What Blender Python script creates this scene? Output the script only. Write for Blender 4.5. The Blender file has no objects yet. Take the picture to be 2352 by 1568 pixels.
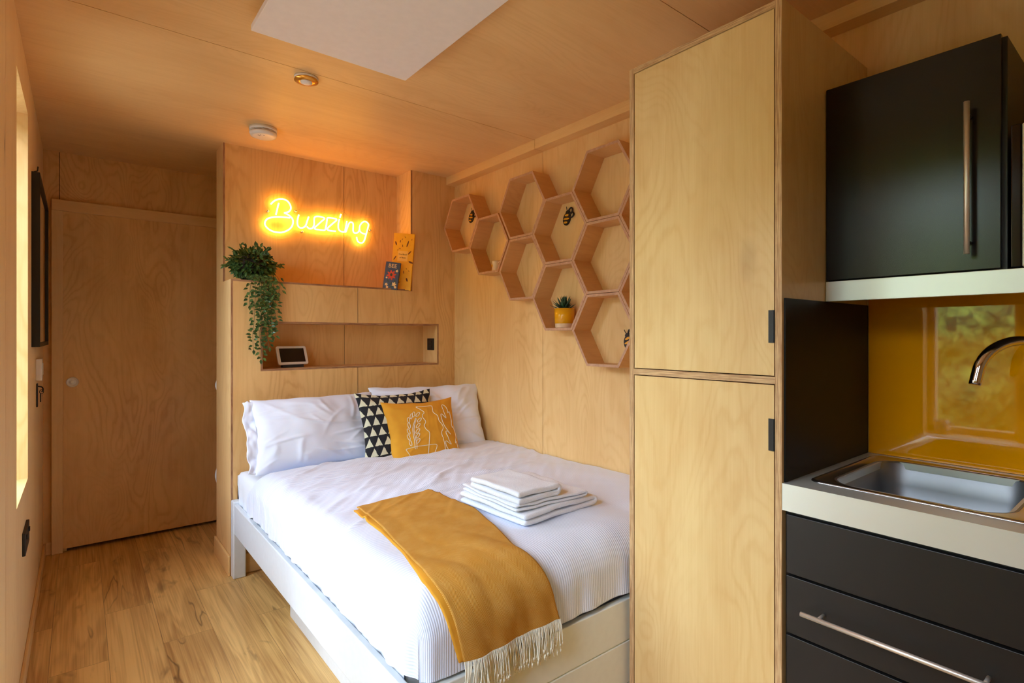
import bpy, bmesh, math, random
from mathutils import Vector, Matrix, noise
R = math.radians
PI = math.pi
sc = bpy.context.scene
COL = sc.collection

# ------------------------------------------------------------------ camera
W, H = 2352, 1568
F_PX = 1243.1
YAW = R(38.648)
CAMH = 1.35
cam_d = bpy.data.cameras.new('camera')
cam = bpy.data.objects.new('camera', cam_d)
COL.objects.link(cam)
cam.location = (0, 0, CAMH)
cam.rotation_euler = (R(90), 0, -YAW)
cam_d.sensor_width = 36
cam_d.lens = F_PX / W * 36
cam_d.shift_y = (770.4 - 784) / W
cam_d.clip_start = 0.02
sc.camera = cam

# ------------------------------------------------------------------ world, daylight, exposure
wd = bpy.data.worlds.new('sky')
sc.world = wd
wd.use_nodes = True
bg = wd.node_tree.nodes['Background']
bg.inputs[0].default_value = (0.76, 0.90, 1.10, 1)
bg.inputs[1].default_value = 30.0
sc.view_settings.view_transform = 'Standard'
sc.view_settings.look = 'None'
sc.view_settings.gamma = 1
sc.view_settings.use_curve_mapping = False
sc.view_settings.exposure = -0.54
try:
    sc.cycles.max_bounces = 10
    sc.cycles.diffuse_bounces = 8
    sc.cycles.transparent_max_bounces = 12
    sc.cycles.caustics_reflective = False
    sc.cycles.caustics_refractive = False
    sc.cycles.sample_clamp_indirect = 6
except Exception:
    pass

# room numbers (metres)
Z0 = 0.02            # floor
ZC = 2.477           # ceiling
XL, XR = -0.171, 2.116
YH, YR, YP = 3.31, 3.52, 3.70     # headboard panel, recess back, back of the pillar
YB = 4.33            # wall with the sliding door
YN = -1.9            # wall behind the camera
WIN = {'window_1': (2.558, 3.092, 0.742, 2.294), 'window_2': (0.64, 1.12, 0.70, 2.294), 'added_window': (-0.45, -0.12, 0.70, 2.294)}  # last window is out of view, added to brighten the kitchen
DOOR = (1.45, 1.98, Z0, 2.08)  # unseen glazed door, placed to give the daylight falling on the bed


def portal(name, loc, rot, sx, sy):
    l = bpy.data.lights.new(name, 'AREA')
    l.shape = 'RECTANGLE'
    l.size, l.size_y = sx, sy
    l.cycles.is_portal = True
    o = bpy.data.objects.new(name, l)
    COL.objects.link(o)
    o.location = loc
    o.rotation_euler = rot
    return o


for k, (a, b, c, d) in list(WIN.items()) + [('door', DOOR)]:
    portal('daylight_portal', (XL - 0.30, (a + b) / 2, (c + d) / 2), (0, R(-90), 0), d - c, b - a)


# ------------------------------------------------------------------ materials
class NT:
    def __init__(s, name):
        s.m = bpy.data.materials.new(name)
        s.m.use_nodes = True
        s.t = s.m.node_tree
        s.t.nodes.clear()
        s.out = s.n('ShaderNodeOutputMaterial')

    def n(s, typ, **kw):
        nd = s.t.nodes.new(typ)
        for k, v in kw.items():
            if k == 'i':
                for a, b in v.items():
                    s.set(nd, a, b)
            else:
                setattr(nd, k, v)
        return nd

    def set(s, nd, a, b):
        if isinstance(b, bpy.types.NodeSocket):
            s.t.links.new(b, nd.inputs[a])
        elif isinstance(b, bpy.types.Node):
            s.t.links.new(b.outputs[0], nd.inputs[a])
        else:
            nd.inputs[a].default_value = b

    def math(s, op, a, b=None, c=None, clamp=False):
        nd = s.n('ShaderNodeMath', operation=op, use_clamp=clamp)
        s.set(nd, 0, a)
        if b is not None:
            s.set(nd, 1, b)
        if c is not None:
            s.set(nd, 2, c)
        return nd.outputs[0]

    def mix(s, f, a, b, mode='MIX'):
        nd = s.n('ShaderNodeMix', data_type='RGBA', blend_type=mode)
        s.set(nd, 0, f)
        s.set(nd, 6, a)
        s.set(nd, 7, b)
        return nd.outputs[2]

    def mapr(s, v, a, b, c, d):
        nd = s.n('ShaderNodeMapRange')
        for i, x in enumerate((v, a, b, c, d)):
            s.set(nd, i, x)
        return nd.outputs[0]

    def coords(s, kind='Object', scale=(1, 1, 1), loc=(0, 0, 0), rot=(0, 0, 0)):
        tc = s.n('ShaderNodeTexCoord')
        mp = s.n('ShaderNodeMapping')
        s.t.links.new(tc.outputs[kind], mp.inputs[0])
        mp.inputs['Scale'].default_value = scale
        mp.inputs['Location'].default_value = loc
        mp.inputs['Rotation'].default_value = rot
        return mp.outputs[0]

    def noise(s, vec, scale, detail=2, rough=.5, dist=0):
        nd = s.n('ShaderNodeTexNoise', i={'Vector': vec, 'Scale': scale, 'Detail': detail, 'Roughness': rough, 'Distortion': dist})
        return nd.outputs[0]

    def bsdf(s, color, rough=.5, metal=0, bump=None, bstr=.2, bdist=.01, **kw):
        b = s.n('ShaderNodeBsdfPrincipled')
        s.set(b, 'Base Color', color)
        s.set(b, 'Roughness', rough)
        s.set(b, 'Metallic', metal)
        for k, v in kw.items():
            s.set(b, k.replace('_', ' '), v)
        if bump is not None:
            bp = s.n('ShaderNodeBump', i={'Height': bump, 'Strength': bstr, 'Distance': bdist})
            s.t.links.new(bp.outputs[0], b.inputs['Normal'])
        s.t.links.new(b.outputs[0], s.out.inputs[0])
        return b


def srgb(r, g, b):
    f = lambda c: (c / 255 / 12.92) if c / 255 <= .04045 else ((c / 255 + .055) / 1.055) ** 2.4
    return (f(r), f(g), f(b), 1)


def birch(name, light, dark, axis='z', seed=0.0, rough=.42, swirl=1.0, knots=True, st=.24):
    n = NT(name)
    st = {'x': (st, 1, 1), 'y': (1, st, 1), 'z': (1, 1, st)}[axis]
    fs = {'x': (.02, 1, 1), 'y': (1, .02, 1), 'z': (1, 1, .02)}[axis]
    v = n.coords('Object', st, (seed, seed * 1.7, seed * .6))
    vf = n.coords('Object', fs, (seed, seed, 0))
    big = n.noise(v, 2.6, 2, .5, .5)
    wob = n.noise(v, 24, 3, .6)
    con = n.math('SINE', n.math('MULTIPLY_ADD', big, 190.0, n.math('MULTIPLY', wob, 7.0)))
    con = n.math('POWER', n.math('MULTIPLY_ADD', con, .5, .5), 3.0)
    con = n.math('MULTIPLY', con, n.mapr(n.noise(v, 3.1, 2), .38, .62, .25, 1.0))
    patch = n.noise(v, 5.0, 3, .6, .4)
    fib = n.noise(vf, 260, 2, .6)
    fib2 = n.noise(vf, 60, 2, .5)
    f = n.math('MULTIPLY', con, .42 * swirl)
    f = n.math('ADD', f, n.mapr(patch, .35, .7, 0, .55))
    f = n.math('ADD', f, n.mapr(fib, .3, .7, -.09, .10))
    f = n.math('ADD', f, n.mapr(fib2, .35, .65, -.06, .08), clamp=True)
    col = n.mix(f, light, dark)
    if knots:
        vk = n.coords('Object', {'x': (.45, 1, 1), 'y': (1, .45, 1), 'z': (1, 1, .45)}[axis], (seed * 2.1, 3.3, seed))
        vo = n.n('ShaderNodeTexVoronoi', i={'Vector': vk, 'Scale': 3.2, 'Randomness': 1.0})
        k = n.mapr(vo.outputs['Distance'], .012, .04, 1, 0)
        k2 = n.mapr(vo.outputs['Distance'], .02, .12, .30, 0)
        gate = n.math('GREATER_THAN', n.n('ShaderNodeSeparateColor', i={0: vo.outputs['Color']}).outputs[0], .55)
        kk = n.math('MULTIPLY', n.math('ADD', n.math('MULTIPLY', k, .75), k2, clamp=True), gate)
        col = n.mix(kk, col, (dark[0] * .28, dark[1] * .22, dark[2] * .18, 1))
    n.bsdf(col, rough, bump=fib, bstr=.04, bdist=.002, **{'Specular_IOR_Level': .4})
    return n.m


def edge_mat(name, axis, c1=(186, 142, 102), c2=(128, 84, 54)):
    """exposed plies of birch plywood, layered across the given axis"""
    n = NT(name)
    sc_ = {'x': (1, .03, .03), 'y': (.03, 1, .03), 'z': (.03, .03, 1)}[axis]
    v = n.coords('Object', sc_)
    a = n.noise(v, 420, 2, .6)
    v2 = n.coords('Object')
    b = n.noise(v2, 45, 2, .5)
    f = n.math('ADD', n.mapr(a, .35, .65, 0, 1), n.mapr(b, .4, .8, 0, .2), clamp=True)
    col = n.mix(f, srgb(*c1), srgb(*c2))
    n.bsdf(col, .6)
    return n.m


def edge_uv(name):
    n = NT(name)
    tc = n.n('ShaderNodeTexCoord')
    sp = n.n('ShaderNodeSeparateXYZ', i={0: tc.outputs['UV']})
    s = n.math('SINE', n.math('MULTIPLY', sp.outputs[1], 2 * PI / .0034))
    b = n.noise(n.coords('Object'), 60, 2)
    f = n.math('ADD', n.mapr(s, -1, 1, 0, .7), n.mapr(b, .3, .7, -.1, .3), clamp=True)
    n.bsdf(n.mix(f, srgb(208, 168, 136), srgb(158, 108, 80)), .6)
    return n.m


def plain(name, col, rough=.5, metal=0, **kw):
    n = NT(name)
    ns = n.noise(n.coords('Object'), 35, 2)
    c2 = (col[0] * .96, col[1] * .96, col[2] * .96, 1)
    n.bsdf(n.mix(n.mapr(ns, .3, .7, 0, 1), col, c2), rough, metal, **kw)
    return n.m


BL, BD = srgb(229, 191, 130), srgb(210, 164, 101)
M = {}
M['birch'] = birch('birch_plywood', BL, BD, 'z', 0.0)
M['birch2'] = birch('birch_plywood_pale', srgb(232, 196, 137), srgb(214, 170, 109), 'z', 5.3)
M['birch_left'] = birch('birch_plywood_bounce_lit', srgb(241, 214, 165), srgb(227, 192, 139), 'z', 31.0, swirl=.7)  # paler copy of the birch, bounced daylight put into its colour
M['birch_head'] = birch('birch_plywood_headboard', srgb(229, 190, 127), srgb(207, 160, 97), 'z', 8.1, swirl=1.3)
M['birch_door'] = birch('birch_plywood_door', srgb(225, 186, 129), srgb(199, 154, 97), 'z', 12.7, rough=.34, swirl=1.2, st=.4)
M['birch_ceil'] = birch('birch_plywood_ceiling', srgb(228, 190, 133), srgb(210, 167, 110), 'x', 3.1, swirl=.6)
M['birch_y'] = birch('birch_plywood_trim', BL, BD, 'y', 2.2, swirl=.5, knots=False)
M['birch_x'] = birch('birch_plywood_header', srgb(227, 192, 139), srgb(209, 170, 115), 'x', 2.2, swirl=.5, knots=False)
M['birch_trim'] = birch('birch_trim', srgb(231, 198, 145), srgb(215, 176, 121), 'z', 9.2, swirl=.5, knots=False)
M['birch_ward'] = birch('birch_wardrobe', srgb(231, 201, 140), srgb(211, 168, 103), 'z', 21.4, rough=.38, st=.36, swirl=.62)
M['hexwood'] = birch('birch_hexagon', srgb(215, 166, 107), srgb(189, 138, 83), 'x', 14.0, swirl=.5, knots=False)
M['edge_x'] = edge_mat('plywood_edge_across_x', 'x')
M['edge_y'] = edge_mat('plywood_edge_across_y', 'y')
M['edge_z'] = edge_mat('plywood_edge_across_z', 'z')
M['edge_uv'] = edge_uv('plywood_edge')
for ax in 'yz':
    M['wedge_' + ax] = edge_mat('wardrobe_ply_edge_' + ax, ax, (222, 188, 136), (168, 126, 82))
M['gap'] = plain('dark_gap', srgb(60, 38, 24), .9)
M['white_paint'] = plain('white_painted_wood', srgb(216, 224, 229), .35)
M['cream_paint'] = plain('cream_painted_wood', srgb(230, 235, 228), .4)
M['white_plastic'] = plain('white_plastic', srgb(226, 222, 216), .35)
M['heater'] = plain('matt_white_panel', srgb(232, 226, 222), .6)
M['black_plastic'] = plain('black_plastic', srgb(24, 22, 22), .4)
M['black_metal'] = plain('black_metal', srgb(18, 15, 14), .5)
M['black_lam'] = plain('black_laminate', srgb(24, 22, 21), .42)
M['black_panel'] = plain('dark_splash_panel', srgb(16, 11, 9), .5, Specular_IOR_Level=.25)
M['cab_black'] = plain('satin_black_door', srgb(5, 5, 6), .24)
M['chrome'] = plain('chrome', (.75, .75, .77, 1), .06, 1)
M['pull'] = plain('satin_chrome_pull', (.72, .72, .72, 1), .38, .5)
M['handle'] = plain('brushed_steel_handle', (.80, .74, .66, 1), .42, .8)
M['screen'] = plain('dark_screen', srgb(16, 13, 15), .12)
M['charcoal'] = plain('charcoal_fabric', srgb(46, 48, 50), .9)
M['pot_dark'] = plain('dark_brown_pot', srgb(52, 34, 22), .7)
M['soil'] = plain('soil', srgb(44, 30, 20), .95)
M['yellow_glaze'] = plain('yellow_glaze', srgb(226, 160, 16), .12)
M['raw_clay'] = plain('unglazed_clay', srgb(232, 204, 168), .7)
M['mug'] = plain('cream_mug', srgb(232, 212, 176), .35)
M['yellow'] = plain('yellow_paint', srgb(228, 160, 20), .5)
M['bee_black'] = plain('bee_black', srgb(34, 20, 12), .6)
M['gold'] = plain('amber_reflector', (.85, .42, .06, 1), .22, .7)
M['outdoor_ground'] = plain('pale_bounce_ground', srgb(150, 146, 136), .9)  # unseen ground, kept pale and grey to bounce neutral light indoors


def steel():
    n = NT('brushed_stainless_steel')
    v = n.coords('Object', (1, .01, 1))
    f = n.noise(v, 700, 2)
    p = n.noise(n.coords('Object', (.3, 1, .3)), 6, 2)
    c = n.mix(n.mapr(p, .3, .7, 0, 1), (.76, .80, .74, 1), (.73, .77, .71, 1))
    n.bsdf(c, n.mapr(f, .3, .7, .34, .38), .55)
    return n.m


def sink_steel():
    n = NT('polished_stainless_steel')
    f = n.noise(n.coords('Object', (1, .05, 1)), 300, 2)
    n.bsdf((.60, .60, .60, 1), n.mapr(f, .3, .7, .24, .30), 1)
    return n.m


M['steel'] = steel()
M['bowl'] = plain('satin_steel_bowl', (.30, .31, .32, 1), .46, 1)
M['sink'] = plain('polished_stainless_steel', (.58, .58, .58, 1), .24, 1)


def floor_mat():
    n = NT('oak_laminate_planks')
    tc = n.n('ShaderNodeTexCoord')
    sp = n.n('ShaderNodeSeparateXYZ', i={0: tc.outputs['Object']})
    cb = n.n('ShaderNodeCombineXYZ', i={0: sp.outputs[1], 1: sp.outputs[0]})
    mp = n.n('ShaderNodeMapping', i={0: cb.outputs[0]})
    mp.inputs['Location'].default_value = (.52, .095, 0)
    br = n.n('ShaderNodeTexBrick', i={'Vector': mp.outputs[0], 'Color1': (0, 0, 0, 1), 'Color2': (1, 1, 1, 1), 'Mortar': (.5, .5, .5, 1),
                                      'Scale': 1.0, 'Mortar Size': .0012, 'Brick Width': 1.25, 'Row Height': .19})
    br.offset = .37
    rnd = n.n('ShaderNodeSeparateColor', i={0: br.outputs[0]}).outputs[0]
    off = n.n('ShaderNodeCombineXYZ', i={0: n.math('MULTIPLY', rnd, 7.0), 1: n.math('MULTIPLY', rnd, 31.0), 2: 0.0})
    vv = n.n('ShaderNodeVectorMath', operation='ADD', i={0: tc.outputs['Object'], 1: off.outputs[0]})
    m1 = n.n('ShaderNodeMapping', i={0: vv.outputs[0]})
    m1.inputs['Scale'].default_value = (1, .08, 1)
    g = n.noise(m1.outputs[0], 7, 3, .5, .5)
    rings = n.math('SINE', n.math('MULTIPLY', g, 55))
    m2 = n.n('ShaderNodeMapping', i={0: vv.outputs[0]})
    m2.inputs['Scale'].default_value = (1, .016, 1)
    fine = n.noise(m2.outputs[0], 170, 2, .5)
    m3 = n.n('ShaderNodeMapping', i={0: vv.outputs[0]})
    m3.inputs['Scale'].default_value = (1, .3, 1)
    blot = n.noise(m3.outputs[0], 9, 3, .6, .8)
    f = n.math('ADD', n.mapr(g, .3, .7, 0, .6), n.mapr(rings, -1, 1, -.10, .16))
    f = n.math('ADD', f, n.mapr(fine, .3, .7, -.16, .18))
    f = n.math('ADD', f, n.math('MULTIPLY_ADD', rnd, .44, -.2), clamp=True)
    col = n.mix(f, srgb(236, 196, 124), srgb(160, 112, 58))
    col = n.mix(n.mapr(blot, .60, .74, 0, .6), col, srgb(78, 48, 24))
    vo = n.n('ShaderNodeTexVoronoi', i={'Vector': m3.outputs[0], 'Scale': 5.0})
    col = n.mix(n.mapr(vo.outputs['Distance'], .01, .05, .85, 0), col, srgb(52, 30, 16))
    m4 = n.n('ShaderNodeMapping', i={0: vv.outputs[0]})
    m4.inputs['Scale'].default_value = (1, .13, 1)
    ck = n.noise(m4.outputs[0], 5.5, 3, .6, .4)
    ck = n.mapr(n.math('ABSOLUTE', n.math('SUBTRACT', ck, .5)), .001, .012, .6, 0)
    gate = n.mapr(n.noise(m3.outputs[0], 3.3, 1), .56, .64, 0, 1)
    col = n.mix(n.math('MULTIPLY', ck, gate), col, srgb(70, 42, 20))
    col = n.mix(n.math('MULTIPLY', br.outputs[1], .45), col, srgb(70, 44, 22))
    n.bsdf(col, n.mapr(fine, .3, .7, .34, .48), bump=fine, bstr=.08, bdist=.002)
    return n.m


M['floor'] = floor_mat()


def cloth(name, col, kind='plain', bstr=.25, rough=.9, sheen=.2):
    n = NT(name)
    tc = n.n('ShaderNodeTexCoord')
    sp = n.n('ShaderNodeSeparateXYZ', i={0: tc.outputs['UV']})
    base = col
    if kind == 'ribs':
        a = n.math('SINE', n.math('MULTIPLY', sp.outputs[0], 2 * PI / .0090))
        a2 = n.math('SINE', n.math('MULTIPLY', sp.outputs[1], 2 * PI / .0130))
        wgt = n.math('MAXIMUM', n.mapr(sp.outputs[0], .95, 1.30, 0, 1), n.mapr(sp.outputs[1], 1.28, 1.42, 1, 0))
        a = n.math('ADD', n.math('MULTIPLY', a, wgt), n.math('MULTIPLY', a2, n.math('SUBTRACT', 1.0, wgt)))
        b = n.noise(n.coords('UV'), 240, 2)
        h = n.math('ADD', n.math('MULTIPLY', a, .5), n.math('MULTIPLY', b, .5))
        base = n.mix(n.mapr(a, -1, 1, 0, 1), (col[0] * .84, col[1] * .87, col[2] * .91, 1), col)
    elif kind == 'terry':
        h = n.noise(n.coords('Object'), 240, 3, .7)
        base = n.mix(n.mapr(h, .35, .65, 0, 1), (col[0] * .88, col[1] * .89, col[2] * .91, 1), col)
    else:
        h = n.noise(n.coords('Object'), 500, 2)
    n.bsdf(base, rough, bump=h, bstr=bstr, bdist=.002, **{'Sheen_Weight': sheen, 'Specular_IOR_Level': .2})
    return n.m


WHITE = srgb(228, 235, 250)
M['duvet'] = cloth('white_ribbed_cotton', WHITE, 'ribs', .35)
M['sheet'] = cloth('white_cotton', srgb(226, 232, 240), 'plain', .1)
M['pillowcase'] = cloth('white_pillowcase_cotton', srgb(228, 235, 250), 'plain', .1)
M['terry'] = cloth('white_terry', srgb(238, 243, 250), 'terry', 1.0)
M['fringe'] = cloth('cream_yarn', srgb(232, 228, 206), 'plain', .2)


def throw_mat():
    n = NT('mustard_herringbone_wool')
    tc = n.n('ShaderNodeTexCoord')
    sp = n.n('ShaderNodeSeparateXYZ', i={0: tc.outputs['UV']})
    tri = n.math('PINGPONG', sp.outputs[0], .020)
    s = n.math('SINE', n.math('MULTIPLY', n.math('ADD', sp.outputs[1], tri), 2 * PI / .0044))
    big = n.noise(n.coords('UV'), 14, 3, .6)
    f = n.math('ADD', n.mapr(s, -.6, .8, 0, .75), n.mapr(big, .3, .7, -.15, .2), clamp=True)
    col = n.mix(f, srgb(182, 122, 28), srgb(216, 174, 100))
    n.bsdf(col, .95, bump=s, bstr=.25, bdist=.001, Specular_IOR_Level=.1)
    return n.m


M['throw'] = throw_mat()


def mustard():
    n = NT('mustard_cotton')
    h = n.noise(n.coords('Object'), 420, 2)
    b = n.noise(n.coords('Object'), 9, 2)
    n.bsdf(n.mix(n.mapr(b, .3, .7, 0, 1), srgb(226, 164, 42), srgb(210, 146, 34)), .9, bump=h, bstr=.12, bdist=.002)
    return n.m


M['mustard'] = mustard()


def triangles():
    n = NT('black_cloth_with_cream_triangles')
    tc = n.n('ShaderNodeTexCoord')
    sp = n.n('ShaderNodeSeparateXYZ', i={0: tc.outputs['UV']})
    wob = n.noise(n.coords('UV'), 26, 2)
    u = n.math('MULTIPLY_ADD', wob, .16, n.math('MULTIPLY', sp.outputs[0], 8.5))
    v = n.math('MULTIPLY_ADD', wob, .16, n.math('MULTIPLY', sp.outputs[1], 7.5))
    row = n.math('FLOOR', v)
    fy = n.math('FRACT', v)
    fx = n.math('FRACT', n.math('MULTIPLY_ADD', row, .5, u))
    d = n.math('MULTIPLY', n.math('ABSOLUTE', n.math('SUBTRACT', fx, .5)), 2.0)
    t = n.math('LESS_THAN', d, n.math('MULTIPLY', n.math('SUBTRACT', .92, fy), 1.02))
    t = n.math('MULTIPLY', t, n.math('GREATER_THAN', fy, .1))
    n.bsdf(n.mix(t, srgb(26, 26, 32), srgb(214, 212, 184)), .9)
    return n.m


M['triangles'] = triangles()


def leaf_mat(name, a, b, rough=.35):
    n = NT(name)
    v = n.noise(n.coords('Object'), 55, 2)
    n.bsdf(n.mix(n.mapr(v, .35, .65, 0, 1), a, b), rough)
    return n.m


M['leaf'] = leaf_mat('dark_green_leaf', srgb(38, 72, 38), srgb(92, 124, 62), .35)
M['agave'] = leaf_mat('agave_leaf', srgb(34, 58, 44), srgb(62, 92, 62), .35)
M['stem'] = plain('green_brown_stem', srgb(86, 84, 50), .7)


def emis(name, col, st):
    n = NT(name)
    e = n.n('ShaderNodeEmission', i={0: col, 1: st})
    n.t.links.new(e.outputs[0], n.out.inputs[0])
    return n.m


M['neon'] = emis('amber_neon', (1, .42, .045, 1), 50)


def acrylic(name, tint, mixf):
    n = NT(name)
    tr = n.n('ShaderNodeBsdfTransparent', i={0: (1, 1, 1, 1)})
    gl = n.n('ShaderNodeBsdfGlossy', i={0: tint, 1: .05})
    fr = n.n('ShaderNodeLayerWeight', i={0: .2})
    f = n.math('MULTIPLY', fr.outputs[0], mixf)
    mx = n.n('ShaderNodeMixShader', i={0: f, 1: tr, 2: gl})
    n.t.links.new(mx.outputs[0], n.out.inputs[0])
    return n.m


M['glass'] = acrylic('window_glass', (1, 1, 1, 1), .6)
M['acrylic'] = acrylic('clear_acrylic', (1, 1, 1, 1), .25)


def rim():
    n = NT('acrylic_edge')
    tl = n.n('ShaderNodeBsdfTranslucent', i={0: (1, .9, .7, 1)})
    tr = n.n('ShaderNodeBsdfTransparent')
    mx = n.n('ShaderNodeMixShader', i={0: .45, 1: tr, 2: tl})
    n.t.links.new(mx.outputs[0], n.out.inputs[0])
    return n.m


M['acrylic_edge'] = rim()


def amber_glass():
    n = NT('amber_back_painted_glass')
    b = n.bsdf(srgb(246, 160, 0), .03, Specular_IOR_Level=.75)
    return n.m


M['amber'] = amber_glass()


def hedge_mat():
    n = NT('hedge_foliage')
    v = n.noise(n.coords('Object'), 9, 5, .75)
    w = n.noise(n.coords('Object'), 2.2, 3, .6)
    c = n.mix(n.mapr(v, .42, .6, 0, 1), srgb(22, 40, 10), srgb(150, 168, 62))
    c = n.mix(n.mapr(w, .45, .65, 0, .5), c, srgb(30, 52, 14))
    n.bsdf(c, .8)
    return n.m


M['hedge'] = hedge_mat()


def book_yellow():
    n = NT('yellow_bookcloth')
    n.bsdf(n.mix(n.mapr(n.noise(n.coords('Object'), 30, 2), .3, .7, 0, 1), srgb(248, 184, 22), srgb(240, 170, 16)), .45)
    return n.m


M['book_yellow'] = book_yellow()
M['book_blue'] = plain('slate_blue_cover', srgb(56, 66, 92), .45)
M['paper'] = plain('paper_block', srgb(222, 206, 176), .8)
M['book_brown'] = plain('dark_brown_print', srgb(104, 44, 10), .6)
M['book_label'] = plain('pale_orange_print', srgb(250, 196, 92), .6)
M['red_print'] = plain('red_print', srgb(206, 66, 24), .6)
M['cream_print'] = plain('cream_print', srgb(232, 196, 140), .6)
M['green_print'] = plain('green_print', srgb(48, 62, 34), .6)


# ------------------------------------------------------------------ mesh helpers
def link(o, parent=None, **props):
    COL.objects.link(o)
    if parent is not None:
        o.parent = parent
        o.matrix_parent_inverse = Matrix.Identity(4)
        if not props.pop('local', False):
            o.matrix_parent_inverse = parent.matrix_basis.inverted()
    for k, v in props.items():
        if v is not None:
            o[k] = v
    return o


def tag(o, label, cat, group=None):
    o['label'] = label
    o['category'] = cat
    if group:
        o['group'] = group
    return o


def empty(name, loc, label, cat, group=None):
    o = bpy.data.objects.new(name, None)
    o.empty_display_size = .05
    o.location = loc
    COL.objects.link(o)
    return tag(o, label, cat, group)


class MB:
    """collects shapes and links them as one mesh object"""

    def __init__(s):
        s.bm = bmesh.new()
        s.mats = []
        s.uv = s.bm.loops.layers.uv.new('UVMap')

    def mi(s, m):
        if isinstance(m, str):
            m = M[m]
        if m not in s.mats:
            s.mats.append(m)
        return s.mats.index(m)

    def box(s, x0, x1, y0, y1, z0, z1, m, edge=None, axis=None):
        v = [s.bm.verts.new((x, y, z)) for z in (z0, z1) for y in (y0, y1) for x in (x0, x1)]
        fs = [((0, 2, 3, 1), 'z'), ((4, 5, 7, 6), 'z'), ((0, 1, 5, 4), 'y'), ((2, 6, 7, 3), 'y'), ((0, 4, 6, 2), 'x'), ((1, 3, 7, 5), 'x')]
        for idx, ax in fs:
            f = s.bm.faces.new([v[i] for i in idx])
            f.material_index = s.mi(m) if (edge is None or ax == axis) else s.mi(edge)
        return s

    def grid(s, fn, nu, nv, m, close=False, smooth=True, uvs=None):
        vs = [[s.bm.verts.new(fn(i / nu, j / nv)) for i in range(nu + 1)] for j in range(nv + 1)]
        k = s.mi(m)
        for j in range(nv):
            for i in range(nu):
                f = s.bm.faces.new((vs[j][i], vs[j][i + 1], vs[j + 1][i + 1], vs[j + 1][i]))
                f.material_index = k
                f.smooth = smooth
                for lp, (a, b) in zip(f.loops, ((i, j), (i + 1, j), (i + 1, j + 1), (i, j + 1))):
                    lp[s.uv].uv = uvs(a / nu, b / nv) if uvs else (a / nu, b / nv)
        return vs

    def tube(s, pts, r, m, seg=8, cap=True, smooth=True, closed=False):
        pts = [Vector(p) for p in pts]
        n = len(pts)
        k = s.mi(m)
        rr = r if callable(r) else (lambda t: r)
        t0 = (pts[1] - pts[0]).normalized()
        a = t0.orthogonal().normalized()
        rings = []
        for i, p in enumerate(pts):
            if closed:
                t = (pts[(i + 1) % n] - pts[i - 1]).normalized()
            else:
                t = (pts[min(i + 1, n - 1)] - pts[max(i - 1, 0)]).normalized()
            a = (a - t * a.dot(t))
            a = a.normalized() if a.length > 1e-6 else t.orthogonal().normalized()
            b = t.cross(a)
            rad = rr(i / (n - 1))
            rings.append([s.bm.verts.new(p + (a * math.cos(2 * PI * q / seg) + b * math.sin(2 * PI * q / seg)) * rad) for q in range(seg)])
        m_ = n if closed else n - 1
        for i in range(m_):
            for q in range(seg):
                f = s.bm.faces.new((rings[i][q], rings[i][(q + 1) % seg], rings[(i + 1) % n][(q + 1) % seg], rings[(i + 1) % n][q]))
                f.material_index = k
                f.smooth = smooth
        if cap and not closed:
            for rg, rev in ((rings[0], True), (rings[-1], False)):
                f = s.bm.faces.new(rg[::-1] if rev else rg)
                f.material_index = k
        return s

    def lathe(s, prof, c, m, seg=40, axis='z', smooth=True, mats=None):
        """prof: list of (r, h)"""
        rings = []
        for r, h in prof:
            ring = []
            for q in range(seg):
                ca, sa = math.cos(2 * PI * q / seg) * r, math.sin(2 * PI * q / seg) * r
                p = {'z': (ca, sa, h), 'x': (h, ca, sa), 'y': (ca, h, -sa)}[axis]
                ring.append(s.bm.verts.new((c[0] + p[0], c[1] + p[1], c[2] + p[2])))
            rings.append(ring)
        for i in range(len(rings) - 1):
            k = s.mi(mats[i] if mats else m)
            for q in range(seg):
                f = s.bm.faces.new((rings[i][q], rings[i][(q + 1) % seg], rings[i + 1][(q + 1) % seg], rings[i + 1][q]))
                f.material_index = k
                f.smooth = smooth
        for rg, rev in ((rings[0], True), (rings[-1], False)):
            if (Vector(rg[0].co) - Vector(rg[seg // 2].co)).length > 1e-4:
                f = s.bm.faces.new(rg[::-1] if rev else rg)
                f.material_index = s.mi(m)
        return s

    def poly(s, pts, thick, m, edge=None):
        """extrude a planar polygon by the vector thick"""
        t = Vector(thick)
        a = [s.bm.verts.new(p) for p in pts]
        b = [s.bm.verts.new(Vector(p) + t) for p in pts]
        f = s.bm.faces.new(a)
        f.material_index = s.mi(m)
        f = s.bm.faces.new(b[::-1])
        f.material_index = s.mi(m)
        n = len(pts)
        for i in range(n):
            f = s.bm.faces.new((a[i], b[i], b[(i + 1) % n], a[(i + 1) % n]))
            f.material_index = s.mi(edge or m)
        return s

    def loops(s, rings, m, smooth=True, cap_last=True):
        vr = [[s.bm.verts.new(p) for p in rg] for rg in rings]
        k = s.mi(m)
        n = len(vr[0])
        for i in range(len(vr) - 1):
            for q in range(n):
                f = s.bm.faces.new((vr[i][q], vr[i][(q + 1) % n], vr[i + 1][(q + 1) % n], vr[i + 1][q]))
                f.material_index = k
                f.smooth = smooth
        if cap_last:
            f = s.bm.faces.new(vr[-1])
            f.material_index = k
            f.smooth = smooth
        return s

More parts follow.
